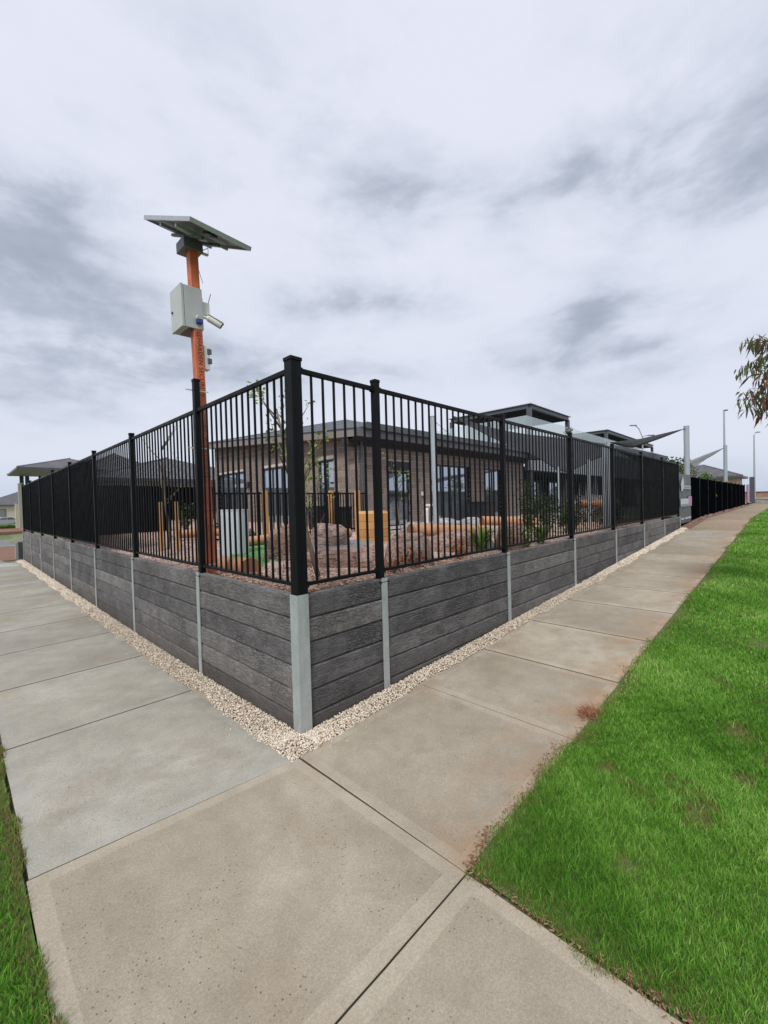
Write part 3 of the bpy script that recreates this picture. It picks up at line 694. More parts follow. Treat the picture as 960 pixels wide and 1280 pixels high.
# lower socket box
sb = MB(); sb.box(.057, .125, -.04, .05, 2.46, 2.74); sbo = sb.build('socket_box', 'white_plastic', pole, bevel=.006)
for z in (2.53, 2.64):
    sb = MB(); sb.box(.095, .145, -.052, -.038, z, z+.065); sb.build('socket_cover', 'dark_steel', sbo, bevel=.003)
# lettering, reading down the pole
def text_mesh(txt, name, mat, parent, length, height, origin, ax, ay):
    cu_ = bpy.data.curves.new(name, 'FONT'); cu_.body = txt; cu_.size = 1; cu_.extrude = .01; cu_.space_character = 1.1
    to = bpy.data.objects.new(name, cu_); COL.objects.link(to); bpy.context.view_layer.update()
    dg = bpy.context.evaluated_depsgraph_get(); me = bpy.data.meshes.new_from_object(to.evaluated_get(dg)); bpy.data.objects.remove(to)
    co = np.zeros(len(me.vertices)*3, np.float32); me.vertices.foreach_get('co', co); co = co.reshape(-1, 3)
    mn, mx_ = co.min(0), co.max(0); ax = Vector(ax); ay = Vector(ay); az = ax.cross(ay)
    for v_ in me.vertices:
        a = (v_.co.x-mn[0])/(mx_[0]-mn[0])*length; b = (v_.co.y-mn[1])/(mx_[1]-mn[1])*height; c = (v_.co.z-mn[2])*.05
        v_.co = Vector(origin)+ax*a+ay*b+az*c
    me.materials.clear(); me.materials.append(M[mat]); return link(name, me, parent)
text_mesh('@HARDEN SECURITY', 'lettering', 'orange_pale', pole, .75, .064, (-.030, -.0555, 2.875), (0, 0, -1), (1, 0, 0))
lm = MB()   # illegible smaller characters below
zt = 1.80
for k in range(14):
    if k in (4, 9): continue
    z = zt - k*.05; w = .018
    lm.box(-w, -w+.006, -.0575, -.055, z-.032, z); lm.box(w-.004, w+.002, -.0575, -.055, z-.032, z-.012*(k % 3)); lm.box(-w, w, -.0575, -.055, z-.005, z)
lm.build('small_lettering', 'orange_pale', pole)
# straps and ties holding pole and post
for z in (.16, 1.52, 2.18):
    tm = MB(); tm.box(-.185, -.165+.24, -.062, -.057, z, z+.014)
    tm.build('cable_tie', 'tape', pole)
for z in (.62, .80, 1.2):
    tm = MB(); tm.box(-.0575, .0575, -.0575, .0575, z, z+.006); tm.build('strap', 'dark_plastic', pole)

# ------------------------------------------------------------------ main building
bd = thing('childcare_building', 'brown block building with slate roof and grey fascia behind the fence', 'building')
BX, BY = 7.2, 7.15
openR = [(8.50, 9.72, .92, 3.22, 'door'), (11.02, 13.66, .92, 3.24, 'win'), (15.0, 16.35, .92, 3.22, 'door')]
openL = [(8.40, 9.28, .92, 3.32, 'door'), (11.0, 13.2, .92, 3.33, 'win'), (14.75, 17.3, .92, 3.35, 'win')]
bu = MB(); bu.box(0, 1, 0, .05, 0, 1); bo = bu.build('brick', 'brick', bd); ume = bo.data; bpy.data.objects.remove(bo)
def topL(s): return 3.80 + (s-6.75)*(.80/10.6)
def bricks(T, s0, s1, ztop, ops, mirror):
    out = []; row = 0; z = .86
    while z < 4.9:
        zt = z+.19; off = .2 if row % 2 else 0
        s = s0-off
        while s < s1:
            a, b = max(s, s0), min(s+.39, s1)
            segs = [(a, b)]
            for (p, q, u0_, v0_, _) in ops:
                if zt > u0_ and z+.02 < v0_:
                    ns_ = []
                    for (a1, b1) in segs:
                        if b1 <= p or a1 >= q: ns_.append((a1, b1))
                        else:
                            if a1 < p: ns_.append((a1, p-.0))
                            if b1 > q: ns_.append((q, b1))
                    segs = ns_
            for (a1, b1) in segs:
                tz = min(zt, ztop((a1+b1)/2)+.08)
                if b1-a1 > .03 and tz-z > .03: out.append((a1, b1-(.012 if b1-a1 > .36 else 0), z, tz-.006))
            s += .40
        z += .20; row += 1
    return out
allb = [(0, *q) for q in bricks(Tr, BX, 18.75, lambda s: 3.62, openR, False)] + [(1, *q) for q in bricks(Tl, BY+.01, 17.7, topL, openL, True)]
allb.sort(key=lambda q: ((q[1]-CAM.x)**2 + (BY-CAM.y)**2) if q[0] == 0 else ((BX-CAM.x)**2 + (q[1]-CAM.y)**2))
rest = MB()
for i, (sd_, a, b, z, zt) in enumerate(allb):
    j = random.uniform(-.004, .004)
    if i < 298:
        if sd_ == 0: o = link('brick', ume, bd, (a, BY+j, z), None, (b-a, 1, zt-z))
        else:
            o = link('brick', ume, bd); o.location = (BX+.05+j, a, z); o.rotation_euler = (0, 0, pi/2); o.scale = (b-a, 1, zt-z)
    elif sd_ == 0: rest.box(a, b, BY+j, BY+.05, z, zt)
    else: rest.box(BX+j, BX+.05, a, b, z, zt)
o = rest.build('brickwork', 'brick', bd); o['kind'] = 'stuff'
def backing(T, s0, s1, zf, ops, nm):
    m_ = MB(); cuts = sorted(set([s0, s1]+[q[0] for q in ops]+[q[1] for q in ops]))
    for a, b in zip(cuts[:-1], cuts[1:]):
        op = [q for q in ops if q[0] <= a+1e-6 and q[1] >= b-1e-6]
        lo = op[0][3] if op else .8
        A = T(a, .010, lo); B = T(b, .2, lo); x0_, x1_, y0_, y1_ = min(A.x, B.x), max(A.x, B.x), min(A.y, B.y), max(A.y, B.y)
        m_.box(x0_, x1_, y0_, y1_, lo, min(zf(a), zf(b))+.05)
    return m_.build(nm, 'mortar', bd)
TR = lambda s, o, z: Vector((s, BY+o, z)); TL = lambda s, o, z: Vector((BX+o, s, z))
backing(TR, BX+.01, 18.7, lambda s: 3.6, openR, 'wall'); backing(TL, BY+.2, 17.7, topL, openL, 'wall')
def bxT(m_, T, s0, s1, o0, o1, z0, z1):
    A = T(s0, o0, z0); B = T(s1, o1, z1); m_.box(min(A.x, B.x), max(A.x, B.x), min(A.y, B.y), max(A.y, B.y), z0, z1)
def window(parent, T, s0, s1, z0, z1, nv, transom=None, name='window', sash=.06):
    fm = MB(); f = sash
    bxT(fm, T, s0, s0+f, .05, .12, z0, z1); bxT(fm, T, s1-f, s1, .05, .12, z0, z1)
    bxT(fm, T, s0+f, s1-f, .05, .12, z1-f, z1); bxT(fm, T, s0+f, s1-f, .05, .12, z0, z0+f)
    xs_ = [s0+f+(s1-s0-2*f)*i/nv for i in range(nv+1)]; zs = [z0+f] + ([transom] if transom else []) + [z1-f]
    for q in xs_[1:-1]: bxT(fm, T, q-f/2, q+f/2, .055, .115, z0+f, z1-f)
    if transom: bxT(fm, T, s0+f, s1-f, .052, .118, transom-f/2, transom+f/2)
    w = fm.build(name, 'frame', parent)
    for i in range(nv):
        for k in range(len(zs)-1):
            pm_ = MB(); bxT(pm_, T, xs_[i], xs_[i+1], .088, .094, zs[k], zs[k+1]); pm_.build('pane', 'glass', w)
    sm = MB(); bxT(sm, T, s0-.02, s1+.02, -.03, .05, z1, z1+.04); sm.build('lintel_flashing', 'fascia', w)
    return w
window(bd, TR, 8.50, 9.72, .92, 2.85, 2, 2.05, 'door'); mm = MB(); bxT(mm, TR, 8.5, 9.72, .02, .1, 2.85, 3.22); mm.build('door_head_panel', 'frame', bd)
window(bd, TR, 11.02, 13.66, .92, 3.22, 4, None); window(bd, TR, 15.0, 16.35, .92, 3.2, 2, 2.2, 'door')
window(bd, TL, 8.40, 9.28, .92, 3.30, 2, 2.50, 'door'); window(bd, TL, 11.0, 13.2, .92, 3.31, 3); window(bd, TL, 14.75, 17.3, .92, 3.33, 3)
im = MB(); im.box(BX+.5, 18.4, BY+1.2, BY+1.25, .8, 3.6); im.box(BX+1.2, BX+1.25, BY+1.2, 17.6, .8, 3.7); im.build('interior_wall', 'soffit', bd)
# roof: right eave (gutter) and left raking edge
EX, EY = 6.75, 6.68
rm = MB(); rm.box(EX, 19.0, EY, EY+.03, 3.84, 4.10); rm.build('fascia', 'fascia_dark', bd)
rm = MB(); rm.box(EX+.3, 19.05, EY-.12, EY-.004, 4.10, 4.26); rm.box(EX+.3, 19.05, EY-.13, EY-.122, 4.08, 4.28); rm.build('gutter', 'dark_steel', bd)
rm = MB()
for k in range(22): rm.box(EX+.7+k*.55, EX+.74+k*.55, EY-.14, EY-.132, 4.07, 4.27)
rm.build('gutter_bracket', 'fascia_dark', bd)
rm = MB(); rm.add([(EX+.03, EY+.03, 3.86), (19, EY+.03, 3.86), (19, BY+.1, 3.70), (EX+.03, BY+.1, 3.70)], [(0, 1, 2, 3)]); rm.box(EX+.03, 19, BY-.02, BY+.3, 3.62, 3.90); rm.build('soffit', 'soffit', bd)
def rk(s): return 3.82 + (s-6.7)*(.82/10.8)
ss = [6.68, 7.9, 9.3, 10.7, 13, 15, 17.9]
rm = MB()
for a, b in zip(ss[:-1], ss[1:]):
    rm.add([(EX, a, rk(a)), (EX, b, rk(b)), (EX, b, rk(b)+.27), (EX, a, rk(a)+.27), (EX+.03, a, rk(a)), (EX+.03, b, rk(b)), (EX+.03, b, rk(b)+.27), (EX+.03, a, rk(a)+.27)],
           [(0, 1, 2, 3), (4, 7, 6, 5), (0, 4, 5, 1), (3, 2, 6, 7)])
rm.build('barge_board', 'fascia', bd)
rm = MB()
rm.add([(EX+.03, 6.7, rk(6.7)+.02), (EX+.03, 17.9, rk(17.9)+.02), (BX+.1, 17.9, rk(17.9)+.02), (BX+.1, 6.7, rk(6.7)+.02)], [(0, 1, 2, 3)]); rm.build('soffit', 'fascia', bd)
# lapped slate courses above the barge board, each course a strip; sloping roof behind
tops = {6.68: 4.13, 7.0: 4.28, 7.9: 4.60, 9.3: 4.66, 10.7: 4.72, 13: 4.84, 15: 4.95, 17.9: 5.12}
ks_ = sorted(tops)
for c in range(4):
    rm = MB()
    for a, b in zip(ks_[:-1], ks_[1:]):
        def lvl(s, f): lo = rk(s)+.275; return lo+(tops[s]-lo)*f
        if not (a in tops and b in tops): continue
        f0, f1 = c/4, (c+1)/4+.04; xo0 = EX-.035+c*.16; xo1 = EX+.005+(c+1)*.16
        rm.add([(xo0, a, lvl(a, f0)), (xo0, b, lvl(b, f0)), (xo1, b, lvl(b, min(f1, 1))), (xo1, a, lvl(a, min(f1, 1))),
                (xo0, a, lvl(a, f0)-.02), (xo0, b, lvl(b, f0)-.02)], [(0, 1, 2, 3), (0, 4, 5, 1)])
    rm.build('roof_course', 'roof_main', bd)
rm = MB(); xr = EX+.64
rm.add([(xr, 7.0, 4.28), (xr, 7.9, 4.6), (xr, 17.9, 5.12), (19, 17.9, 5.1), (19, 7.9, 4.5), (19, EY, 4.24), (EX+.03, EY, 4.12)], [(0, 1, 4, 5, 6), (1, 2, 3, 4)])
rm.build('roof', 'roof_main', bd)
rm = MB(); rm.tube([(7.32, 7.1, .9), (7.32, 7.1, 3.8)], .05, 8); rm.build('downpipe', 'dark_steel', bd)
rm = MB(); rm.box(18.3, 19.1, 6.3, 6.7, 3.75, 4.2); rm.build('box_gutter_end', 'soffit', bd)
for y_, z_ in ((12.2, 3.95), (14.2, 2.65), (10.2, 3.5)):
    rm = MB(); rm.box(BX-.1, BX-.002, y_, y_+.16, z_, z_+.2); rm.tube([(BX-.08, y_+.08, z_), (BX-.2, y_+.1, z_-.15)], .04, 8); rm.build('wall_light', 'dark_plastic', bd)
rm = MB(); rm.box(10.35, 10.5, BY-.06, BY-.004, 2.0, 2.14); rm.build('wall_socket', 'white_plastic', bd)
apr = sheet('concrete_apron', 7.3, 19, 5.9, 7.15, 4, 2, lambda x, y: .945, 'conc_white'); struct(apr)

# upper part of the building
up = thing('upper_terrace', 'dark clad upper terrace with glass balustrade above the brown block building', 'building')
UX0, UX1, UY = 19.2, 52, 7.1
m_ = MB(); m_.box(UX0, UX1, UY, UY+.2, 3.3, 5.0); m_.box(UX0, UX0+.2, UY+.2, 14, 3.9, 5.0); m_.build('parapet', 'cladding_light', up)
m_ = MB()
for k in range(12): m_.box(UX0-.02, UX1, UY-.03, UY-.004, 3.32+.14*k, 3.32+.14*k+.125)
m_.build('cladding_board', 'cladding_light', up)
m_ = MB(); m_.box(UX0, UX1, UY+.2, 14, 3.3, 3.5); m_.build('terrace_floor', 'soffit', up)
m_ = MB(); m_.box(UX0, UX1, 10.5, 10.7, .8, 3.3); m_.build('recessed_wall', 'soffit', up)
for k in range(9):
    a = UX0+1.0+k*3.1; window(up, lambda s, o, z: Vector((s, 10.38+o, z)), a, a+2.3, .9, 3.1, 2, 2.3)
for k in range(6):
    m_ = MB(); m_.box(UX0+.3+k*5.2, UX0+.75+k*5.2, UY+.1, UY+.55, .8, 3.3); m_.build('column', 'cladding', up)
for k in range(16):
    a = UX0+k*2; m_ = MB(); m_.box(a+.02, a+1.98, UY+.08, UY+.095, 5.0, 6.18); m_.build('balustrade_pane', 'clear', up)
for k in range(3):
    a = UY+k*2.2; m_ = MB(); m_.box(UX0+.08, UX0+.095, a+.1, a+2.2, 5.0, 6.18); m_.build('balustrade_pane', 'clear', up)
m_ = MB(); m_.box(24, UX1, 13.8, 14.0, 5.0, 7.4); m_.build('upper_wall', 'cladding_light', up)
def pergola(x0, x1, y0, y1, z, label):
    p = thing('pergola', label, 'pergola', 'flat grey pergolas on the upper terrace')
    for (x, y) in ((x0, y0), (x1, y0), (x0, y1), (x1, y1)):
        m_ = MB(); m_.box(x-.13, x+.13, y-.13, y+.13, 5.0, z-.1); m_.build('post', 'dark_steel', p)
    for q in (((x0, y0), (x1, y0)), ((x0, y0), (x0, y1)), ((x1, y0), (x1, y1)), ((x0, y1), (x1, y1))):
        m_ = MB(); m_.bar((q[0][0], q[0][1], z), (q[1][0], q[1][1], z), .2, .26); m_.build('beam', 'dark_steel', p)
    nn = int((x1-x0)/.6)
    for k in range(1, nn):
        xx = x0+(x1-x0)*k/nn; m_ = MB(); m_.box(xx-.04, xx+.04, y0+.1, y1-.1, z-.10, z+.06); m_.build('rafter', 'dark_steel', p)
    m_ = MB(); m_.box(x0-.2, x1+.2, y0-.2, y1+.2, z+.13, z+.17); m_.build('roof_sheet', 'cladding_light', p)
pergola(24.6, 31.1, 9.5, 15.6, 7.85, 'nearer of the two flat grey pergolas on the glass balustraded terrace')
pergola(40.4, 58, 9.5, 15.6, 7.85, 'farther of the two flat grey pergolas, partly behind the thin shade sail')

# ------------------------------------------------------------------ shade sails and their poles
def sail(up_, lo_, label, mat, thick=.02):
    n = 16
    def samp(P, t):
        q = t*(len(P)-1); i = min(int(q), len(P)-2); f = q-i; return at(*P[i]).lerp(at(*P[i+1]), f)
    vs = []; fs = []; nr = 5
    for r in range(nr+1):
        for i in range(n+1):
            t = i/n; vs.append(samp(up_, t).lerp(samp(lo_, t), r/nr) + Vector((0, 0, -.15*sin(pi*r/nr)*sin(pi*t))))
    for r in range(nr):
        for i in range(n): a = r*(n+1)+i; fs.append((a, a+1, a+n+2, a+n+1))
    m_ = MB(); m_.add(vs, fs); o = m_.build('shade_sail', mat, None, smooth=True); md = o.modifiers.new('s', 'SOLIDIFY'); md.thickness = thick
    return tag(o, label, 'shade sail', 'shade sails over the play yard')
sail([(566, 520, 17), (610, 534, 17), (650, 542, 16.5), (700, 548, 16), (740, 553, 15), (766, 556, 14)], [(566, 522, 17), (618, 549, 16.6), (665, 568, 16), (705, 593, 14), (740, 576, 14), (771, 563, 14)], 'large charcoal shade sail dipping to a low point between the silver posts', 'sail')
sail([(768, 557, 14), (800, 563, 14.5), (835, 571, 15)], [(772, 564, 13.5), (800, 578, 13.8), (826, 592, 14)], 'charcoal shade sail sloping down behind the screened fence bays', 'sail')
sail([(763, 553, 11), (800, 548.5, 13), (856, 535.5, 17)], [(763, 553.5, 11), (784, 557.5, 12), (856, 536.5, 17)], 'thin dark shade sail stretched up to the nearer silver mast', 'sail')
sail([(860, 577, 17.4), (880, 569, 19.5), (904, 560, 28.5)], [(868, 586, 17.8), (880, 573, 19.5), (904, 560.8, 28.5)], 'small pale grey shade sail stretched to the farther silver mast', 'sail_light')
def pole_(px, ptop, pbot, d, r, label, name='sail_post', cat='post', group='silver posts holding the shade sails', mat='grey_steel'):
    a = at(px, ptop, d); p = thing(name, label, cat, group, (a.x, a.y, .85)); h = a.z-.85
    m_ = MB(); m_.tube([(0, 0, 0), (0, 0, h)], r, 16); m_.build('shaft', mat, p, smooth=False)
    m_ = MB(); m_.tube([(0, 0, h), (0, 0, h+.015)], r+.006, 16); m_.build('end_cap', 'galv', p)
    m_ = MB(); m_.tube([(r, 0, h-.12), (r+.08, 0, h-.12)], .012, 6); m_.build('eye_bolt', 'galv', p)
    m_ = MB(); m_.tube([(0, 0, -.05), (0, 0, .02)], r+.08, 12); m_.build('base_plate', 'galv', p)
sp0 = thing('sail_post', 'tall slightly leaning silver post rising beside the peeled log', 'post', 'silver posts holding the shade sails', (5.98, 3.14, .88))
m_ = MB(); m_.tube([(0, 0, 0), (-.02, .02, 2.84)], .068, 16); m_.build('shaft', 'grey_steel', sp0)
m_ = MB(); m_.tube([(-.02, .02, 2.84), (-.02, .02, 2.855)], .074, 16); m_.build('end_cap', 'galv', sp0)
m_ = MB(); m_.tube([(.05, .02, 2.75), (1.2, .4, 2.6), (3.6, 2.5, 2.55)], .006, 5); m_.build('sail_cable', 'dark_steel', sp0)
pole_(698, 584, 650, 13.6, .05, 'thin silver post under the low point of the charcoal sail')
pole_(736, 575, 650, 14, .05, 'thin silver post between the second and third posts of the right fence')
pole_(755, 557, 662, 11, .05, 'thinner silver post of the pair just inside the right fence')
pole_(762, 553, 662, 11.2, .085, 'thicker silver post of the pair holding the thin sail')
pole_(858, 533, 610, 17, .10, 'nearer tall silver mast standing behind the grey banner', 'sail_mast')
pole_(906.5, 557, 605, 28.5, .11, 'farther tall silver mast beside the plain street light pole', 'sail_mast')

# street lights
def lamp(px, ptop, d, r, arms, label):
    a = at(px, ptop, d); p = thing('street_lamp', label, 'street light', 'street lights along the far road', (a.x, a.y, .6)); h = a.z-.6
    m_ = MB(); m_.tube([(0, 0, 0), (0, 0, h*.5), (0, 0, h-.1)], [r*1.3, r, r*.7], 10); m_.build('pole', 'grey_steel', p)
    for (dx, dz) in arms:
        e = R_*dx; e = Vector((e.x, e.y, 0))
        m_ = MB(); m_.tube([(0, 0, h-.12), e*.5+Vector((0, 0, h+dz*.7)), e+Vector((0, 0, h+dz))], r*.55, 8); m_.build('arm', 'grey_steel', p)
        q = e.normalized(); c = e + Vector((0, 0, h+dz)); m_ = MB(); m_.bar(c-q*.1, c+q*.55*abs(dx)/max(abs(dx), .6), .22, .09); m_.build('lamp_head', 'fascia_dark', p)
lamp(905, 513, 33, .075, [(.12, .0)], 'plain tall street light with a short head, right of the farther mast')
lamp(942.5, 543, 50, .09, [(.35, .25)], 'curved arm street light farthest to the right')
lamp(803, 545, 45, .09, [(-.75, 1.15), (.7, .05)], 'twin arm street light rising behind the pergolas')

# ------------------------------------------------------------------ plants
def leafmesh(name, P, D, ln, wd, mat, parent=None, tint=None, droop=.0, fold=True):
    """diamond leaves: P base points, D directions"""
    n = len(P); D = D/np.linalg.norm(D, axis=1, keepdims=True); ref = rng.normal(size=(n, 3)); Sx = np.cross(D, ref); Sx /= np.linalg.norm(Sx, axis=1, keepdims=True)+1e-9
    ln = np.asarray(ln)*np.ones(n); wd = np.asarray(wd)*np.ones(n)
    mid = P + D*(ln*.45)[:, None]; tip = P + D*ln[:, None] + np.array([0, 0, -1])*(ln*droop)[:, None]
    V = np.stack([P, mid+Sx*(wd/2)[:, None], tip, mid-Sx*(wd/2)[:, None]], 1).reshape(-1, 3)
    tint = rng.random(n) if tint is None else tint
    return bigmesh(name, V, np.arange(n*4).reshape(-1, 4), mat, np.repeat(tint, 4), parent)
def sapling(loc, h, label, seed, lean=(0, 0), nleaf=110, leaf='leaf_sap', r=.02, branches=None, lsz=.06):
    rd = random.Random(seed); t = thing('sapling', label, 'sapling', 'staked young trees in the garden beds', loc)
    m_ = MB(); pts = [Vector((lean[0]*k/5*h+.03*rd.uniform(-1, 1)*h*.4, lean[1]*k/5*h+.03*rd.uniform(-1, 1)*h*.4, h*k/5*.82)) for k in range(6)]
    m_.tube(pts, [r*(1-.13*k) for k in range(6)], 7); m_.build('trunk', 'bark', t, smooth=True)
    tips = []; tw = MB()
    for b in range(branches or 9):
        k = rd.uniform(.38, 1); i = min(int(k*5), 4); p0 = pts[i].lerp(pts[i+1], k*5-i); a = rd.uniform(0, 2*pi); L_ = h*rd.uniform(.18, .36)*(1.25-k*.5)
        d = Vector((cos(a), sin(a), rd.uniform(.7, 1.6))).normalized(); p1 = p0+d*L_*.5+Vector((0, 0, .03)); p2 = p1+(d+Vector((0, 0, .35))).normalized()*L_*.5
        tw.tube([p0, p1, p2], [r*.38, r*.25, r*.10], 5); tips += [(p1.lerp(p2, .6), d), (p2, d), (p2, d), (p1.lerp(p2, .3), d)]
    tw.build('branch', 'bark', t, smooth=True)
    P = []; D = []
    for k in range(nleaf):
        p, d = tips[rd.randrange(len(tips))]; P.append(p+Vector([rd.gauss(0, .045) for _ in range(3)])); D.append([d.x+rd.gauss(0, .8), d.y+rd.gauss(0, .8), d.z*.5+rd.gauss(0, .6)])
    leafmesh('foliage', np.array(P), np.array(D), rng.uniform(lsz*.6, lsz*1.2, nleaf), rng.uniform(lsz*.35, lsz*.6, nleaf), leaf, t); return t
sapling((.84, .84, .93), 2.25, 'nearest bare sapling with thick pale stem just right of the corner post', 5, (-.14, .13), 230, r=.030, branches=15, lsz=.07)
sapling((1.0, 5.9, .95), 2.4, 'tall sparse sapling tied between two timber stakes behind the left fence', 11, (-.02, .0), 26, r=.028, branches=10, lsz=.05)
sapling((3.6, 2.1, .9), 1.75, 'slim sapling with lime leaves beside the timber block', 23, (.0, .10), 70, r=.012, branches=6, lsz=.08)
sapling((1.5, 1.75, .93), 1.35, 'small leafy sapling behind the corner post in front of the sliding window', 31, (.02, .0), 150, r=.010, branches=10, lsz=.05)
for (x, y, l_) in ((.93, 6.05, 'left timber stake beside the tall sparse sapling'), (1.12, 5.75, 'right timber stake beside the tall sparse sapling')):
    m_ = MB(); m_.box(-.025, .025, -.025, .025, 0, .95); o = m_.build('timber_stake', 'pine', None, (x, y, .93), bevel=.004) if False else m_.build('timber_stake', 'pine', None, bevel=.004)
    o.location = (x, y, .93); tag(o, l_, 'stake', 'stakes of the left sapling')
def shrub(loc, rx, rz_, n, mat, label, seed, ln=.09, stems=6, name='shrub'):
    r_ = np.random.default_rng(seed); t = thing(name, label, 'shrub', None, loc)
    m_ = MB(); tips = []
    for k in range(stems):
        a = r_.uniform(0, 2*pi); q = r_.uniform(.2, .9)*rx; p = Vector((cos(a)*q, sin(a)*q, rz_*r_.uniform(.6, 1))); m_.tube([(0, 0, 0), p*.5+Vector((0, 0, .05)), p], [.012, .008, .004], 5)
        tips.append(np.array(p))
    m_.build('stem', 'bark', t)
    T_ = np.array(tips); idx = r_.integers(0, stems, n); k = r_.uniform(.25, 1.08, n)[:, None]
    P = T_[idx]*k + r_.normal(0, rx*.22, (n, 3)); P[:, 2] = np.abs(P[:, 2])+.02; D = r_.normal(size=(n, 3))+np.array([0, 0, .5])
    leafmesh('foliage', P, D, r_.uniform(ln*.6, ln*1.3, n), r_.uniform(ln*.3, ln*.5, n), mat, t); return t
def strap(loc, h, n, label, seed, mat='leaf_lime'):
    r_ = np.random.default_rng(seed); V = []; Fc = []; tn = []
    for k in range(n):
        a = r_.uniform(0, 2*pi); out = r_.uniform(.15, .75)*h; hh = h*r_.uniform(.6, 1.05); w = r_.uniform(.008, .014); d = np.array([cos(a), sin(a), 0]); s_ = np.array([-sin(a), cos(a), 0]); o_ = len(V); b0 = d*r_.uniform(0, .05)
        for q in range(6):
            u_ = q/5; p = b0+d*out*u_**1.6+np.array([0, 0, hh*(u_-.32*u_**3)]); ww = w*(1-u_**3)+.001; V += [p-s_*ww, p+s_*ww]; tn += [k/n]*2
        for q in range(5): Fc.append((o_+2*q, o_+2*q+1, o_+2*q+3, o_+2*q+2))
    V = np.array(V)+np.array(loc); o = bigmesh('strappy_plant', V, np.array(Fc), mat, np.array(tn)); return tag(o, label, 'plant')
shrub((at(660, 660, 8.2).x, at(660, 660, 8.2).y, .9), .26, 1.2, 620, 'leaf_dark', 'tall dark leafy shrub behind the second bay of the right fence', 3, .08, 9)
shrub((at(683, 660, 8.8).x, at(683, 660, 8.8).y, .9), .28, .9, 560, 'leaf_dark', 'dark open shrub beside the tall one, nearer the third fence post', 4, .08, 9)
shrub((8.2, 1.0, .9), .38, .75, 800, 'leaf_dark', 'low dark green shrub behind the paired silver posts', 6, .08, 8)
shrub((9.6, 1.3, .9), .4, .8, 700, 'leaf_dark', 'low dark shrub in front of the wide grey boulder', 8, .09, 8)
shrub((10.9, .9, .9), .4, .6, 500, 'leaf_dark', 'low dark shrub behind the thin screened bay', 9, .09, 8)
strap((3.95, .72, .9), .62, 110, 'lime strappy grass clump before the long peeled log', 12)
strap((4.55, .36, .9), .58, 100, 'lime strappy grass clump just right of the second fence post', 13)
strap((5.55, .45, .9), .55, 100, 'strappy grass clump between the shrubs of the right garden bed', 14)
strap((4.95, .45, .9), .22, 30, 'small strappy grass clump near the dark shrubs', 15)
shrub((2.05, .55, .92), .16, .20, 260, 'leaf_red', 'low red and orange leafed plant at the foot of the round boulder', 16, .05, 6, 'ground_plant')
shrub((2.95, .45, .92), .18, .16, 220, 'leaf_red', 'low red leafed plant between the boulders near the right fence', 17, .05, 6, 'ground_plant')
shrub((1.62, .45, .92), .14, .12, 160, 'leaf_red', 'tiny red leafed plant by the first right fence post', 18, .045, 5, 'ground_plant')
shrub((2.6, 9.3, 1.0), .22, .95, 350, 'leaf_dark', 'thin upright shrub against the black inner screen fence', 19, .09, 6)
shrub((3.3, 8.7, 1.0), .25, .4, 260, 'leaf_dark', 'small dark shrub right of the stakes', 20, .07, 6)

# boulders
def boulder(cx, cy, z0, rx, ry, rz, mat, label, seed, rot=0, flat=None, group='boulders in the play yard garden'):
    bm = bmesh.new(); bmesh.ops.create_icosphere(bm, subdivisions=4, radius=1)
    for v_ in bm.verts:
        p = v_.co.copy(); q = Vector((abs(p.x)**.75*math.copysign(1, p.x), abs(p.y)**.75*math.copysign(1, p.y), abs(p.z)**.8*math.copysign(1, p.z)))
        d = 1+.20*noise.noise(p*1.3+Vector((seed, 0, 0)))+.09*noise.noise(p*3.5+Vector((0, seed, 0)))+.04*noise.noise(p*9+Vector((0, 0, seed)))
        q = q*d
        if flat and q.z > flat: q.z = flat+(q.z-flat)*.15
        v_.co = Vector((q.x*rx, q.y*ry, q.z*rz))
    me = bpy.data.meshes.new('boulder'); bm.to_mesh(me); bm.free(); me.polygons.foreach_set('use_smooth', [True]*len(me.polygons)); me.materials.append(M[mat])
    o = link('boulder', me, None, (cx, cy, z0+rz*.35), (0, 0, rot)); return tag(o, label, 'boulder', group)
def bpx(px, py, wpx, hpx, mat, label, seed, flat=None, rot=0, asp=.8):
    p = on(px, py, 2, .9); dpt = (p-CAM).dot(F_); w = wpx/FPX*dpt/2; h = hpx/FPX*dpt
    boulder(p.x+.7*w*.7, p.y+.7*w*.7, .88, w, w*asp, h*.76, mat, label, seed, rot+YAW+pi/2, flat)
bpx(356, 703, 52, 46, 'rock_brown', 'big brown boulder half hidden by the corner post', 1.3)
bpx(410, 686, 52, 32, 'rock_pink', 'pink boulder behind the nearest sapling', 2.7)
bpx(426, 713, 92, 36, 'rock_brown', 'long flat topped brown stone ledge in front of the pink boulder', 3.9, .5, 0, .55)
bpx(513, 712, 62, 46, 'rock_pink', 'large rounded pink boulder right of the first fence post', 5.1)
bpx(572, 692, 62, 28, 'rock_brown', 'brown boulder under the long peeled log', 6.2)
bpx(461, 712, 32, 30, 'rock_pink', 'pale pink boulder between the timber block and fence post', 7.7)
bpx(612, 690, 18, 16, 'rock_grey', 'small white grey stone by the second fence post', 8.8)
bpx(642, 690, 36, 36, 'rock_brown', 'reddish boulder just right of the second fence post', 9.4)
bpx(560, 664, 40, 16, 'rock_grey', 'low grey stone behind the long log, left of the log by the doors', 10.5)
bpx(592, 661, 34, 14, 'rock_grey', 'low grey stone behind the long log, under the wide window', 11.5)
bpx(520, 664, 34, 12, 'rock_grey', 'low grey stone at the foot of the leaning silver post', 12.5)
bpx(536, 684, 34, 14, 'rock_brown', 'dark stone wedged beneath the left end of the long log', 13.5)
bpx(745, 652, 62, 34, 'rock_grey', 'wide grey boulder mound behind the paired silver posts', 14.5, None, 0, .6)
bpx(335, 722, 50, 9, 'rock_pink', 'flat pink sandstone slab behind the left of the corner post', 15.5, .5, 0, .9)
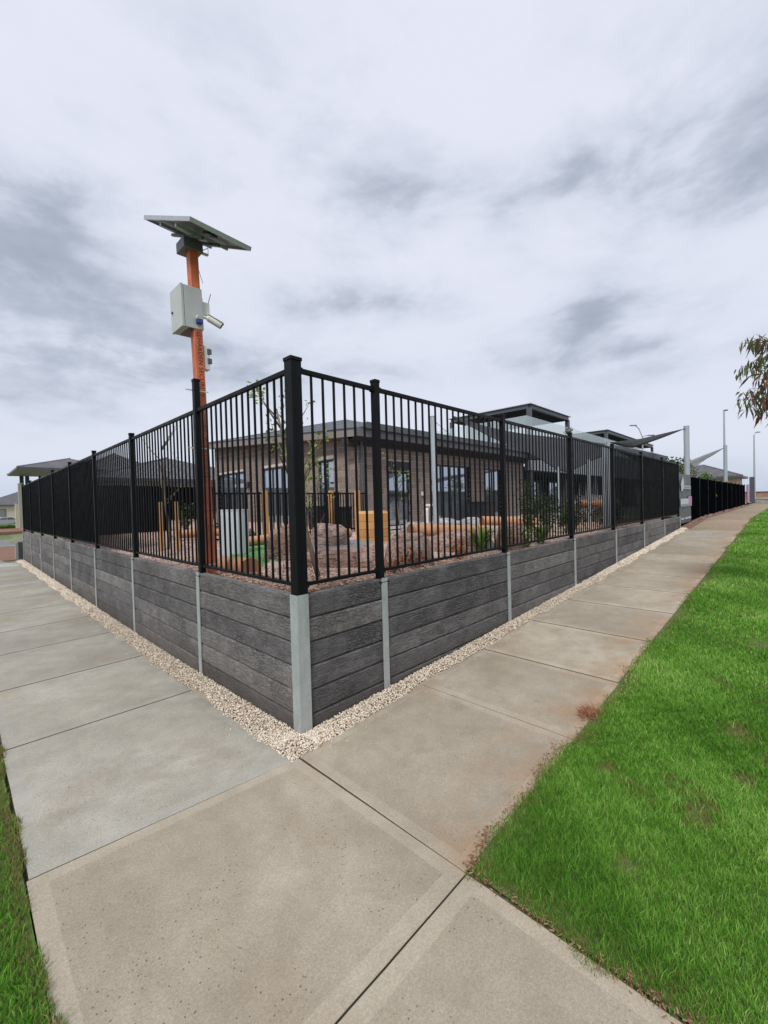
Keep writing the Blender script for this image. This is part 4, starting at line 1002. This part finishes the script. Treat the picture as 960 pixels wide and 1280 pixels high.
bpx(400, 724, 44, 8, 'rock_pink', 'flat pink sandstone step at the foot of the nearest sapling', 16.5, .5, 0, .8)
bpx(300, 676, 30, 16, 'rock_brown', 'small brown rock beyond the pale tank', 17.5)
bpx(232, 676, 46, 12, 'rock_pink', 'low pink rock behind the left fence post by the stakes', 18.5, .6)
bpx(760, 636, 40, 12, 'rock_brown', 'brown rock on top of the far mound', 19.5)

# logs
def logo_(a, b, r, label, ends=True):
    a = Vector(a); b = Vector(b); t = thing('log', label, 'log', 'peeled play logs', a); n = 10; pts = []; rr = []
    for k in range(n+1): f = k/n; p = (b-a)*f; pts.append(p+Vector((0, 0, .01*noise.noise(p*2)))); rr.append(r*(1+.06*noise.noise(p*3+a)))
    m_ = MB(); m_.tube(pts, rr, 16, cap=False); m_.build('log_body', 'log', t, smooth=True)
    for p, s_ in ((pts[0], -1), (pts[-1], 1)):
        m_ = MB(); d = (b-a).normalized(); m_.tube([p-d*.002*s_, p+d*.004*s_], r*.98, 16); m_.build('cut_end', 'log_end', t)
def P9(px, py, z): return on(px, py, 2, z)
A = P9(513, 668, .98); logo_((A.x-1.1, A.y-.6, 1.02), (A.x+1.5, A.y-2.3, 1.05), .15, 'long orange peeled log lying across the boulders behind the leaning post') if False else None
logo_(at(513, 663, 8.3), at(606, 665, 9.2), .135, 'long orange peeled log lying across the boulders behind the leaning post')
logo_(at(602, 651, 11), at(668, 652, 11.5), .12, 'smaller peeled log behind the second post of the right fence')
logo_(at(268, 705, 6.3), at(313, 709, 4.9), .11, 'peeled log with dark cut end lying behind the orange pole')
logo_(at(298, 679, 8.2), at(372, 668, 9.6), .10, 'peeled edging log along the far side of the green turf')
logo_(at(225, 668, 10), at(300, 664, 11), .10, 'peeled edging log behind the pale tank')
logo_(at(395, 676, 9.8), at(436, 666, 10.6), .12, 'golden edging log beside the timber block')
logo_(at(725, 631, 14), at(766, 629, 15), .13, 'yellow log on top of the grey boulder mound')
logo_(at(240, 700, 7.2), at(262, 708, 6.2), .09, 'short peeled log at the foot of the orange pole')

# timber block of four courses
tb = thing('timber_plinth', 'chunky golden timber plinth with sloping top edges behind the first fence post', 'plinth', None, (4.16, 3.42, .86), radians(2))
for k in range(4):
    m_ = MB(); m_.box(-.0, .50, -.05, .50, k*.165, k*.165+.160); m_.build('timber_course', 'pine', tb, bevel=.006)
m_ = MB(); m_.add([(0, -.05, .66), (.50, -.05, .66), (.50, .50, .66), (0, .50, .66), (.06, .01, .72), (.44, .01, .72), (.44, .44, .72), (.06, .44, .72)], [(0, 1, 5, 4), (1, 2, 6, 5), (2, 3, 7, 6), (3, 0, 4, 7), (4, 5, 6, 7)]); m_.build('timber_cap', 'pine', tb)
# timber posts
def tpost(px, pbot, ptop, w, label, zb=.9):
    p = P9(px, pbot, zb); d = (p-CAM).dot(F_); top = at(px, ptop, d).z
    m_ = MB(); m_.box(-w/2, w/2, -w/2, w/2, 0, top-zb); o = m_.build('timber_post', 'pine', None, bevel=.008); o.location = (p.x, p.y, zb-.03); o.rotation_euler = (0, 0, .1); tag(o, label, 'post', 'golden timber posts in the play yard')
tpost(416, 666, 612, .15, 'golden timber post standing left of the low gate')
tpost(448, 665, 612, .13, 'golden timber post nearest the building corner, right of the low gate')
tpost(333, 676, 612, .10, 'slim golden timber post seen left of the corner post')
# tank
tk = thing('water_tank', 'pale grey upright drum standing on the green turf beside the orange pole', 'tank', None, (1.45, 4.05, .9))
m_ = MB(); n = 40
for k in range(n):
    pass
pts = []; V = []; Fc = []
for z in (0, .78):
    for k in range(n): a = 2*pi*k/n; rr = .235+(.006 if k % 2 else 0); V.append((cos(a)*rr, sin(a)*rr, z))
for k in range(n): Fc.append((k, (k+1) % n, n+(k+1) % n, n+k))
Fc.append(tuple(range(n, 2*n))); m_.add(V, Fc); m_.build('drum', 'tank', tk)
m_ = MB(); m_.tube([(0, 0, .78), (0, 0, .80)], .245, 24); m_.build('rim', 'tank', tk)
# turf, paths inside
def flat(name, pxs, z, mat, zz_=None):
    m_ = MB(); m_.add([P9(a, b, z) for a, b in pxs], [tuple(range(len(pxs)))]); return struct(m_.build(name, mat))
flat('artificial_turf', [(276, 706), (300, 714), (332, 714), (352, 698), (352, 676), (325, 678), (296, 686)], .953, 'turf')
flat('artificial_turf', [(480, 672), (512, 670), (512, 664), (484, 665)], .953, 'turf')
flat('stone_path', [(380, 690), (470, 684), (470, 672), (400, 678)], .957, 'conc_road')
flat('sand_bed', [(318, 716), (352, 724), (354, 704), (340, 700)], .961, 'sandy')

# low inner fences
def low_fence(a, b, z0, z1, label, n, cloth_=False):
    a = Vector(a); b = Vector(b); t = thing('low_fence', label, 'fence', 'low black fences inside the yard'); d = (b-a)
    for z in (z0+.08, z1):
        m_ = MB(); m_.bar((a.x, a.y, z), (b.x, b.y, z), .03, .04); m_.build('rail', 'black', t)
    for k in range(n+1):
        p = a+d*k/n; m_ = MB(); w = .012 if k % 12 else .03; m_.box(p.x-w, p.x+w, p.y-w, p.y+w, z0, z1+(0 if k % 12 else .04)); m_.build('bar' if k % 12 else 'post', 'black', t)
    if cloth_:
        m_ = MB(); nn = Vector((-d.y, d.x)).normalized()*.03 if False else Vector((d.y, -d.x, 0)).normalized()*.03
        A = [Vector((a.x, a.y, z0+.05))-nn, Vector((b.x, b.y, z0+.05))-nn, Vector((b.x, b.y, z1))-nn, Vector((a.x, a.y, z1))-nn]; m_.add(A, [(0, 1, 2, 3)]); m_.build('shade_cloth', 'cloth', t)
low_fence((2.2, 6.75, 0), (5.9, 6.75, 0), .92, 2.07, 'low black bar fence running from the pale tank to the low gate', 36)
low_fence((6.0, 6.75, 0), (7.1, 6.75, 0), .92, 2.07, 'low black bar gate closing between the two timber posts', 11)
low_fence((.2, 11.4, 0), (2.9, 11.4, 0), .95, 2.46, 'black screened inner fence across the left of the yard', 24, True)
low_fence((3.2, 17.6, 0), (7.0, 17.6, 0), 1.2, 2.75, 'farther black screened fence reaching the block building', 36, True)
# bins / planters by the facade
for (x, y, w, h, l_) in ((6.75, 8.9, .5, .75, 'black wheelie bin by the glazed side door'), (6.7, 7.55, .45, .7, 'black tub behind the low gate'), (13.2, 6.2, .9, .75, 'black storage box under the wide window')):
    t = thing('bin', l_, 'bin', None, (x, y, .92)); m_ = MB(); m_.add([(0, 0, 0), (w*.9, 0, 0), (w*.9, w*.8, 0), (0, w*.8, 0), (-.03, -.03, h), (w, -.03, h), (w, w*.9, h), (-.03, w*.9, h)], [(0, 1, 2, 3), (0, 4, 5, 1), (1, 5, 6, 2), (2, 6, 7, 3), (3, 7, 4, 0), (4, 7, 6, 5)]); m_.build('bin_body', 'dark_plastic', t)
    m_ = MB(); m_.box(-.06, w+.03, -.06, w*.95, h, h+.05); m_.build('lid', 'dark_plastic', t)
# drinking tap stand
tp = thing('drinking_fountain', 'white drinking tap stand at the foot of the leaning silver post', 'drinking tap', None, (9.6, 6.3, .92))
m_ = MB(); m_.tube([(0, 0, 0), (0, 0, .55), (.12, 0, .7)], .06, 10); m_.build('stand', 'white_plastic', tp); m_ = MB(); m_.tube([(.1, 0, .68), (.1, 0, .76)], .16, 12); m_.build('bowl', 'white_plastic', tp)

# ------------------------------------------------------------------ houses
def hip(mb_name, x0, x1, y0, y1, z, rise, parent, mat='tiles', ov=.5):
    x0 -= ov; x1 += ov; y0 -= ov; y1 += ov; w, d = x1-x0, y1-y0
    if w > d: r1, r2 = Vector((x0+d/2, (y0+y1)/2, z+rise)), Vector((x1-d/2, (y0+y1)/2, z+rise))
    else: r1, r2 = Vector(((x0+x1)/2, y0+w/2, z+rise)), Vector(((x0+x1)/2, y1-w/2, z+rise))
    c = [Vector((x0, y0, z)), Vector((x1, y0, z)), Vector((x1, y1, z)), Vector((x0, y1, z))]
    fs = [(c[0], c[1], r2, r1), (c[1], c[2], r2), (c[2], c[3], r1, r2), (c[3], c[0], r1)] if w > d else [(c[0], c[1], r1), (c[1], c[2], r2, r1), (c[2], c[3], r2), (c[3], c[0], r1, r2)]
    me = bpy.data.meshes.new(mb_name); V = []; Fc = []; UV = []
    for f_ in fs:
        o_ = len(V); V += [tuple(p) for p in f_]; Fc.append(tuple(range(o_, o_+len(f_)))); ex_ = (f_[1]-f_[0]).normalized(); nn = (f_[1]-f_[0]).cross(f_[-1]-f_[0]).normalized(); ey_ = nn.cross(ex_)
        UV += [((p-f_[0]).dot(ex_), (p-f_[0]).dot(ey_)) for p in f_]
    me.from_pydata(V, [], Fc); uv = me.uv_layers.new(); [setattr(uv.data[i], 'uv', q) for i, q in enumerate(UV)]; me.materials.append(M[mat]); me.update()
    o = link(mb_name, me, parent)
    m_ = MB()
    for q in ((x0, x1, y0-.02, y0+.1), (x0, x1, y1-.1, y1+.02), (x0-.02, x0+.1, y0+.1, y1-.1), (x1-.1, x1+.02, y0+.1, y1-.1)): m_.box(q[0], q[1], q[2], q[3], z-.2, z-.005)
    m_.build('gutter', 'dark_steel', parent)
    m_ = MB(); m_.box(x0+.1, x1-.1, y0+.1, y1-.1, z-.16, z-.12); m_.build('soffit', 'cladding_light', parent)
    m_ = MB(); m_.tube([r1, r2], .09, 6)
    for cc, rr in ((c[0], r1), (c[3], r1), (c[1], r2), (c[2], r2)): m_.tube([cc, rr if w > d or True else rr], .08, 6)
    m_.build('ridge_cap', 'fascia_dark', parent)
def house(x0, x1, y0, y1, z0, eave, rise, wallm, label, wins=(), group='neighbouring houses'):
    h = thing('house', label, 'house', group); m_ = MB(); m_.box(x0, x1, y0, y1, z0, eave-.13); m_.build('wall', wallm, h); hip('roof', x0, x1, y0, y1, eave, rise, h)
    for (side, a, b, za, zb) in wins:
        T = (lambda s, o, z: Vector((s, y0-.13+o, z))) if side == 'y' else (lambda s, o, z: Vector((x0-.13+o, s, z)))
        window(h, T, a, b, za, zb, 2)
    return h
h1 = house(3.4, 14.5, 24.0, 36, .3, 3.55, 1.9, 'cream', 'cream single storey house beyond the left screened fences', [('y', 3.0, 4.6, 1.6, 3.0), ('y', 6.2, 7.6, 1.6, 3.0), ('y', 9.2, 10.4, 1.6, 3.0)])
h2 = house(8.0, 18, 56, 70, -.3, 6.3, 3.0, 'cream', 'two storey grey roofed house with open upper porch at far left', [('y', 6, 8, 3.5, 5.2)])
for i, px in enumerate((27, 34)):
    a = at(px, 600, 49); m_ = MB(); m_.box(a.x-.18, a.x+.18, a.y-.18, a.y+.18, -.3, 6.1); m_.build('porch_column', 'dark_steel', h2)
hip('porch_roof', 3.0, 12, 52, 62, 6.35, 1.55, h2)
m_ = MB(); a = at(27.3, 640, 44); m_.box(a.x-.22, a.x+.2, a.y-.3, a.y+.3, -.3, 4.9); tag(m_.build('gate_pillar', 'olive'), 'tall olive rendered pillar at the end of the left fence', 'pillar')
m_ = MB(); a = at(22.4, 640, 46); m_.box(a.x-.22, a.x+.2, a.y-.3, a.y+.3, -.3, 2.8); tag(m_.build('gate_pillar', 'cream'), 'shorter cream rendered pillar left of the olive pillar', 'pillar')
house(-30, -3.0, 118, 135, -.5, 3.6, 3.2, 'redbrick', 'grey roofed brick house behind the silver car', [('y', -8, -5, .8, 2.8), ('y', -14, -11, .8, 2.8)])
house(2, 16, 122, 138, -.5, 3.8, 3.2, 'cream', 'cream house right of the brick one at far left', [('y', 4, 6, .8, 2.8)])
# right house
a = at(868, 595, 62); b = at(941, 595, 46)
h3 = house(min(b.x, a.x)-2, b.x+4.5, b.y+1.2, b.y+16, .5, 3.75, 1.55, 'tan', 'tan house with dark hipped roof at the far right behind the fence', [])
cxx = at(940, 600, 44); m_ = MB(); m_.box(cxx.x-.2, cxx.x+.2, cxx.y-.2, cxx.y+.2, .5, 3.5); m_.build('porch_column', 'cladding', h3)
# far right brick fence and stone kerb
a = at(946, 618, 55); fb = thing('brick_fence', 'long pinkish brick boundary fence at far right', 'wall'); m_ = MB(); m_.box(a.x, a.x+1.0, a.y-40, a.y+1.5, .6, 1.9); m_.build('fence_body', 'redbrick', fb); m_ = MB(); m_.box(a.x-.05, a.x+1.05, a.y-40, a.y+1.5, 1.9, 2.02); m_.build('coping', 'cladding', fb)
a = at(936, 628, 46.5); kb = thing('stone_kerb_wall', 'low pale stone wall with cream capping across the end of the footpath', 'wall')
m_ = MB(); m_.box(a.x, a.x+.5, a.y-30, a.y, .55, 1.12); m_.build('stone_face', 'rock_grey', kb); m_ = MB(); m_.box(a.x-.06, a.x+.56, a.y-30, a.y+.03, 1.12, 1.28); m_.build('capping', 'conc_white', kb)

# left foreground strip beyond the wall
struct(sheet('mulch_bed', -2.5, 4, 20.3, 29, 8, 8, lambda x, y: g(-1, y)+.02-.06*abs(sin(y)), 'mulch', .0))
struct(sheet('road', -30, 30, 29.5, 39, 4, 2, lambda x, y: g(-1, y)-.02, 'conc_road')); 
m_ = MB(); m_.box(-30, 30, 29.2, 29.5, -.35, -.10); struct(m_.build('kerb', 'conc_white'))
m_ = MB(); m_.box(-30, 30, 39, 39.3, -.35, -.10); struct(m_.build('kerb', 'conc_white'))
struct(sheet('grass_verge', -30, 30, 39.3, 47, 4, 2, lambda x, y: -.13, 'lawnfloor'))
struct(sheet('mulch_bed', -8, 3.2, 47, 58, 6, 4, lambda x, y: .15, 'mulch'))
m_ = MB(); m_.box(-8, 3.2, 46.9, 47.05, -.3, .14); m_.build('bed_edging', 'mulch', None); struct(bpy.data.objects['bed_edging'])
for i, (x, l_) in enumerate(((at(1, 660, 46).x, 'round green shrub at far left before the silver car, leftmost'), (at(9, 660, 46).x, 'round green shrub before the silver car, in the middle'), (at(17, 660, 46).x, 'round green shrub nearest the cream pillar'))):
    shrub((x, at(9, 660, 46).y, .0), .40, .40, 600, 'leaf_mid', l_, 40+i, .16, 12)
rw = thing('return_wall_end', 'short dark return wall end with pale edge at the end of the left wall', 'service box', None, (-.02, 20.6, -.2))  # end of a sleeper wall return, built as a separate box
m_ = MB(); m_.box(-.05, .45, 0, .35, 0, .72); m_.build('box_body', 'cladding', rw); m_ = MB(); m_.box(-.14, -.055, 0, .35, 0, .70); m_.build('pale_edge', 'cladding_light', rw)
strap((-.9, 27, -.16), .6, 80, 'low green grassy plant in the mulch bed at the end of the left wall', 50, 'leaf_mid')
# silver car
car = thing('parked_car', 'silver hatchback parked before the brick house at far left', 'car', None, (4.0, 92, -.25), 0)
m_ = MB(); prof = [(-2.1, .35), (-2.15, .75), (-1.95, .95), (-1.2, 1.05), (-.55, 1.45), (.75, 1.48), (1.5, 1.05), (2.05, .92), (2.15, .6), (2.1, .35)]
V = [(x, y, z) for y in (-.85, .85) for x, z in prof]; n = len(prof); Fc = [tuple(range(n)), tuple(reversed(range(n, 2*n)))]+[(k, (k+1) % n, n+(k+1) % n, n+k) for k in range(n)]
m_.add(V, Fc); cbody = m_.build('car_body', 'carpaint', car, bevel=.04)
for q in ([(-1.05, 1.07), (-.5, 1.4), (.1, 1.42), (.1, 1.05)], [(.2, 1.05), (.2, 1.42), (.7, 1.42), (1.3, 1.07)]):
    m_ = MB(); m_.add([(x, -.865, z) for x, z in q]+[(x, -.85, z) for x, z in q], [(0, 1, 2, 3), (7, 6, 5, 4), (0, 4, 5, 1), (2, 6, 7, 3)]); m_.build('side_window', 'glass', car)
for x in (-1.35, 1.35):
    for y in (-.8, .8):
        m_ = MB(); m_.tube([(x, y-.1, .33), (x, y+.1, .33)], .33, 18); w_ = m_.build('wheel', 'rubber', car); m_ = MB(); m_.tube([(x, y-.115, .33), (x, y+.115, .33)], .2, 12); m_.build('rim', 'alu', w_)

# tree behind the low fence
def tree(loc, h, r, label, seed, mat='leaf_mid', n=1500, name='tree', ln=.2):
    r_ = np.random.default_rng(seed); t = thing(name, label, 'tree', None, loc); m_ = MB(); m_.tube([(0, 0, 0), (.05, 0, h*.4), (0, .05, h*.75)], [.07, .05, .02], 8); cl = []
    for k in range(9):
        a = r_.uniform(0, 2*pi); p = Vector((cos(a)*r*r_.uniform(.3, 1), sin(a)*r*r_.uniform(.3, 1), h*r_.uniform(.5, 1))); m_.tube([(0, 0, h*.38), p*.6+Vector((0, 0, h*.2)), p], [.03, .02, .008], 5); cl.append(p)
    m_.build('trunk', 'bark', t, smooth=True); C_ = np.array(cl); idx = r_.integers(0, 9, n); P = C_[idx]+r_.normal(0, r*.22, (n, 3))*np.array([1, 1, .8]); D = r_.normal(size=(n, 3))
    leafmesh('crown', P, D, r_.uniform(ln*.6, ln*1.2, n), r_.uniform(ln*.3, ln*.5, n), mat, t)
for i, (px, py, d, hh, l_) in enumerate(((842, 584, 19.5, 3.0, 'small leafy tree behind the nearer silver mast'), (868, 588, 19.5, 2.6, 'bright green bushy tree just right of the nearer mast'), (889, 600, 22, 2.1, 'green tree spilling over the low screened fence'), )):
    p = at(px, py, d); tree((p.x, max(p.y, .7), .8), p.z-.8+.30, .5, l_, 60+i, 'leaf_mid' if i else 'leaf_dark', 420, ln=.17)
p = at(712, 545, 24); tree((p.x, p.y, 5.0), p.z-5+.55, .22, 'small potted tree at the end of the nearer pergola', 71, 'leaf_dark', 90, ln=.12)
# hanging fronds over the fence
p = on(890, 612, 1, -.02)

# eucalyptus at the right
p = at(1040, 700, 5.8); gx, gy = p.x, p.y; gz = g(gx, 0)
gt = thing('gum_tree', 'drooping gum tree with olive and reddish leaves reaching in from the right edge', 'tree', None, (gx, gy, gz))
rg = random.Random(3); base_ = Vector((gx, gy, gz)); m_ = MB(); trunk = [(0, 0, 0), (.05, .05, 1.5), (0, .1, 2.4), (.05, .05, 3.6)]; m_.tube(trunk, [.06, .05, .04, .02], 10); m_.build('trunk', 'bark', gt, smooth=True)
P = []; D = []; tw = MB()
tg = [(rg.uniform(930, 1060), rg.uniform(415, 505)) for _ in range(60)] + [(924, 430), (930, 425), (937, 422), (945, 418), (952, 423), (922, 465), (927, 458), (935, 452), (944, 446), (920, 500), (926, 492), (936, 486), (946, 480), (954, 470), (930, 508), (940, 512), (950, 505), (958, 498), (956, 440), (948, 462)]
for (px, py) in tg:
    tgt = at(px, py, 5.6+rg.uniform(-.35, .35)) - base_; st = Vector((0, .08, tgt.z-rg.uniform(.1, .5))); mid = st.lerp(tgt, .55)+Vector((0, 0, .10))
    tw.tube([st, mid, tgt], [.011, .006, .0022], 5)
    for k in range(20):
        f = rg.uniform(.6, 1.0); q = mid.lerp(tgt, (f-.55)/.45); P.append(q+Vector([rg.gauss(0, .03) for _ in range(3)])); D.append([rg.gauss(-.2, .40), rg.gauss(.15, .40), -1.0+rg.gauss(0, .3)])
tw.build('branch', 'bark', gt, smooth=True)
P = np.array([list(p) for p in P]); n = len(P)
leafmesh('foliage', P, np.array(D), rng.uniform(.09, .19, n), rng.uniform(.018, .034, n), 'leaf_gum', gt, droop=.15)

# ------------------------------------------------------------------ lawns
def lawn_edge(x): return -1.67 + .035*np.sin(x*2.3)+.02*np.sin(x*7.1+1)+.012*np.sin(x*19)
def blades(x, y, hgt, wid, tint):
    n = len(x); A = rng.uniform(0, 2*pi, n); lean = rng.uniform(.15, .75, n)*hgt; B = rng.uniform(0, 2*pi, n); z = gv(x, y)-.006
    sx, sy = np.cos(A)*wid/2, np.sin(A)*wid/2; lx_, ly_ = np.cos(B)*lean, np.sin(B)*lean
    V = np.stack([np.stack([x-sx, y-sy, z], 1), np.stack([x+sx, y+sy, z], 1), np.stack([x+sx*.8+lx_*.35, y+sy*.8+ly_*.35, z+hgt*.6], 1), np.stack([x-sx*.8+lx_*.35, y-sy*.8+ly_*.35, z+hgt*.6], 1), np.stack([x+lx_, y+ly_, z+hgt*.92], 1)], 1).reshape(-1, 3)
    o = np.arange(n)[:, None]*5
    F3 = np.concatenate([o+np.array([0, 1, 2]), o+np.array([0, 2, 3]), o+np.array([3, 2, 4])], 0)
    return V, F3, np.repeat(tint, 5)
def vnoise(x, y, s):
    return np.sin(x*s+1.3)*np.sin(y*s*1.17+.4)+.5*np.sin(x*s*2.3+y*s*1.1+2)+.35*np.sin(x*s*4.7-y*s*3.9)
N_ = 720000
th = rng.uniform(radians(-8), radians(54), N_) if False else rng.uniform(radians(-6), radians(38), N_)
# radius: uniform-area out to 4.5 m then thinning
u_ = rng.random(N_); rr = np.where(u_ < .36, np.sqrt(u_/.36)*4.2, 4.2*np.exp((u_-.36)/.64*np.log(42/4.2)))
x = CAM.x+rr*np.cos(th); y = CAM.y+rr*np.sin(th)
ok = (x > -.185+.03*np.sin(y*9)+.015*np.sin(y*23)+rng.normal(0, .010, N_)) & (y < lawn_edge(x)+rng.normal(0, .016, N_)) & (x < 44) & (rr > 1.2)
x, y, rr = x[ok], y[ok], rr[ok]
dx = x-CAM.x; dy = y-CAM.y; fd = dx*F_.x+dy*F_.y; rt = dx*R_.x+dy*R_.y; ok = (fd > .4) & (rt/fd < 1.15); x, y, rr = x[ok], y[ok], rr[ok]
n = len(x); edge = np.minimum(lawn_edge(x)-y, np.where(y > -6, x+.17, 9)); pn = vnoise(x, y, 3.1)
pb = np.zeros(n)
for bx_, by_, br_ in ((2.05, -2.55, .13), (1.75, -2.75, .10), (1.45, -2.62, .09), (3.0, -2.75, .12), (2.4, -3.3, .10), (.95, -2.45, .10), (.35, -2.25, .07), (4.2, -2.6, .16), (1.05, -1.95, .07)): pb = np.maximum(pb, np.exp(-(((x-bx_)/br_)**2+((y-by_)/(br_*.7))**2)*(1+.5*np.sin(x*40)*np.sin(y*37))))
dry = (rng.random(n) < np.clip(.66-edge*3.0, 0.09, .68)) | ((pn > 1.22) & (rng.random(n) < .45)) | (rng.random(n) < pb*1.1)
tint = np.where(dry, rng.uniform(0, .13, n), np.clip(.53+.20*vnoise(x, y, 1.3)+rng.normal(0, .22, n), .17, 1))
clump = vnoise(x, y, 17)*.5+vnoise(x+3, y, 41)*.35
tint = np.where(dry, tint, np.clip(tint+.13*clump, .17, 1))  # clump tone paints in darker shade between tufts and brighter tips
hg = (.030+.010*np.clip(clump, -1, 1.5)+.014*np.clip(vnoise(x, y, 2.2), -1, 1.4)+rng.uniform(0, .026, n))*np.where(dry, .65, 1)*np.clip(.55+edge*3, .5, 1); wd_ = .0029*np.clip(rr/2.6, .9, 7)*rng.uniform(.7, 1.3, n)
hole = ((pn > 1.30) & (rng.random(n) < .35)) | (rng.random(n) < pb*.85); x, y, hg, wd_, tint = (q[~hole] for q in (x, y, hg, wd_, tint))
V1, F1, t1 = blades(x, y, hg, wd_, tint)
o = bigmesh('lawn_grass', V1, F1, 'grass', t1); stuff(o, 'thick green lawn on the right of the footpath with dry edges', 'grass')
N2 = 70000; y = -2.4+8*rng.random(N2)**1.6; x = -1.705-rng.random(N2)*(.35+.35*rng.random(N2))+.02*np.sin(y*5)+.012*np.sin(y*17)
n = len(x); e2 = -1.70-x; yy = np.clip((y+.9)/1.3, 0, 1)
dry = rng.random(n) < np.clip(.22+.5*yy-e2*1.2+.28*(e2 < .06), .05, .85); tint = np.where(dry, rng.uniform(0, .14, n), np.clip(.45+rng.normal(0, .17, n), .17, 1)); hg = rng.uniform(.02, .055, n)*np.where(dry, .8, 1)
V2, F2, t2 = blades(x, y, hg, .0036*rng.uniform(.7, 1.4, n), tint); o = bigmesh('lawn_grass', V2, F2, 'grass', t2); stuff(o, 'narrow grass verge with yellowed tips along the left edge of the path', 'grass')
struct(sheet('lawn', -.165, 47, -30, -1.67, 40, 12, g, 'lawnfloor', -.004)); struct(sheet('lawn', -8, -1.715, -9, 19, 4, 30, g, 'lawnfloor', -.004))
# soil rim along the lawn edge
n = 3000; x = rng.random(n)**1.7*22-.16; y = lawn_edge(x)+.006+rng.normal(0, .022, n); k2 = rng.random(n) < .22; y2 = -1.7-rng.random(n)*2; x = np.where(k2, -.165+rng.normal(0, .02, n), x); y = np.where(k2, y2, y)
A = rng.uniform(0, 2*pi, n); ln = rng.uniform(.003, .010, n); wd = rng.uniform(.0008, .0025, n); z = gv(x, y)+rng.uniform(.002, .014, n); cs, sn = np.cos(A), np.sin(A); V = []
for sx, sy in ((-1, -1), (1, -1), (1, 1), (-1, 1)): V.append(np.stack([x+cs*ln*sx-sn*wd*sy, y+sn*ln*sx+cs*wd*sy, z+rng.uniform(-.002, .006, n)], 1))
stuff(bigmesh('dry_litter', np.stack(V, 1).reshape(-1, 3), np.arange(n*4).reshape(-1, 4), 'chip', np.repeat(rng.random(n)*.6, 4)), 'dry brown litter and clippings along the lawn edge', 'litter')
# dead tuft leaning over the path edge
r_ = np.random.default_rng(5); n = 260; P = np.stack([1.66+r_.normal(0, .055, n), -1.655+r_.normal(0, .035, n), np.full(n, g(1.6, 0)+.005)], 1); D = np.stack([r_.normal(-.1, .8, n), r_.normal(.5, .5, n), r_.uniform(.1, .9, n)], 1)
o = leafmesh('dead_tuft', P, D, r_.uniform(.04, .09, n), .006, 'dead', None, r_.uniform(0, .2, n)); tag(o, 'dead reddish brown tuft leaning over the footpath from the lawn edge', 'dead grass')
# cobble strip beside the lower fence
struct(sheet('mulch_strip', 16.0, 46, -.28, .06, 20, 2, g, 'mulch', .004))
m_ = MB()
for k in range(70):
    x = 16.1+k*.4*random.uniform(.9, 1.1); x = min(x, 45); m_.box(x, x+random.uniform(.1, .3), -.24+random.uniform(0, .12), -.08, g(x, 0), g(x, 0)+random.uniform(.03, .09))
o = m_.build('edge_stones', 'rock_brown'); stuff(o, 'rough brown stones lying below the lower screened fence', 'stones')
print('objects', len(bpy.data.objects), 'tris', sum(len(o.data.polygons) for o in bpy.data.objects if o.type == 'MESH'))
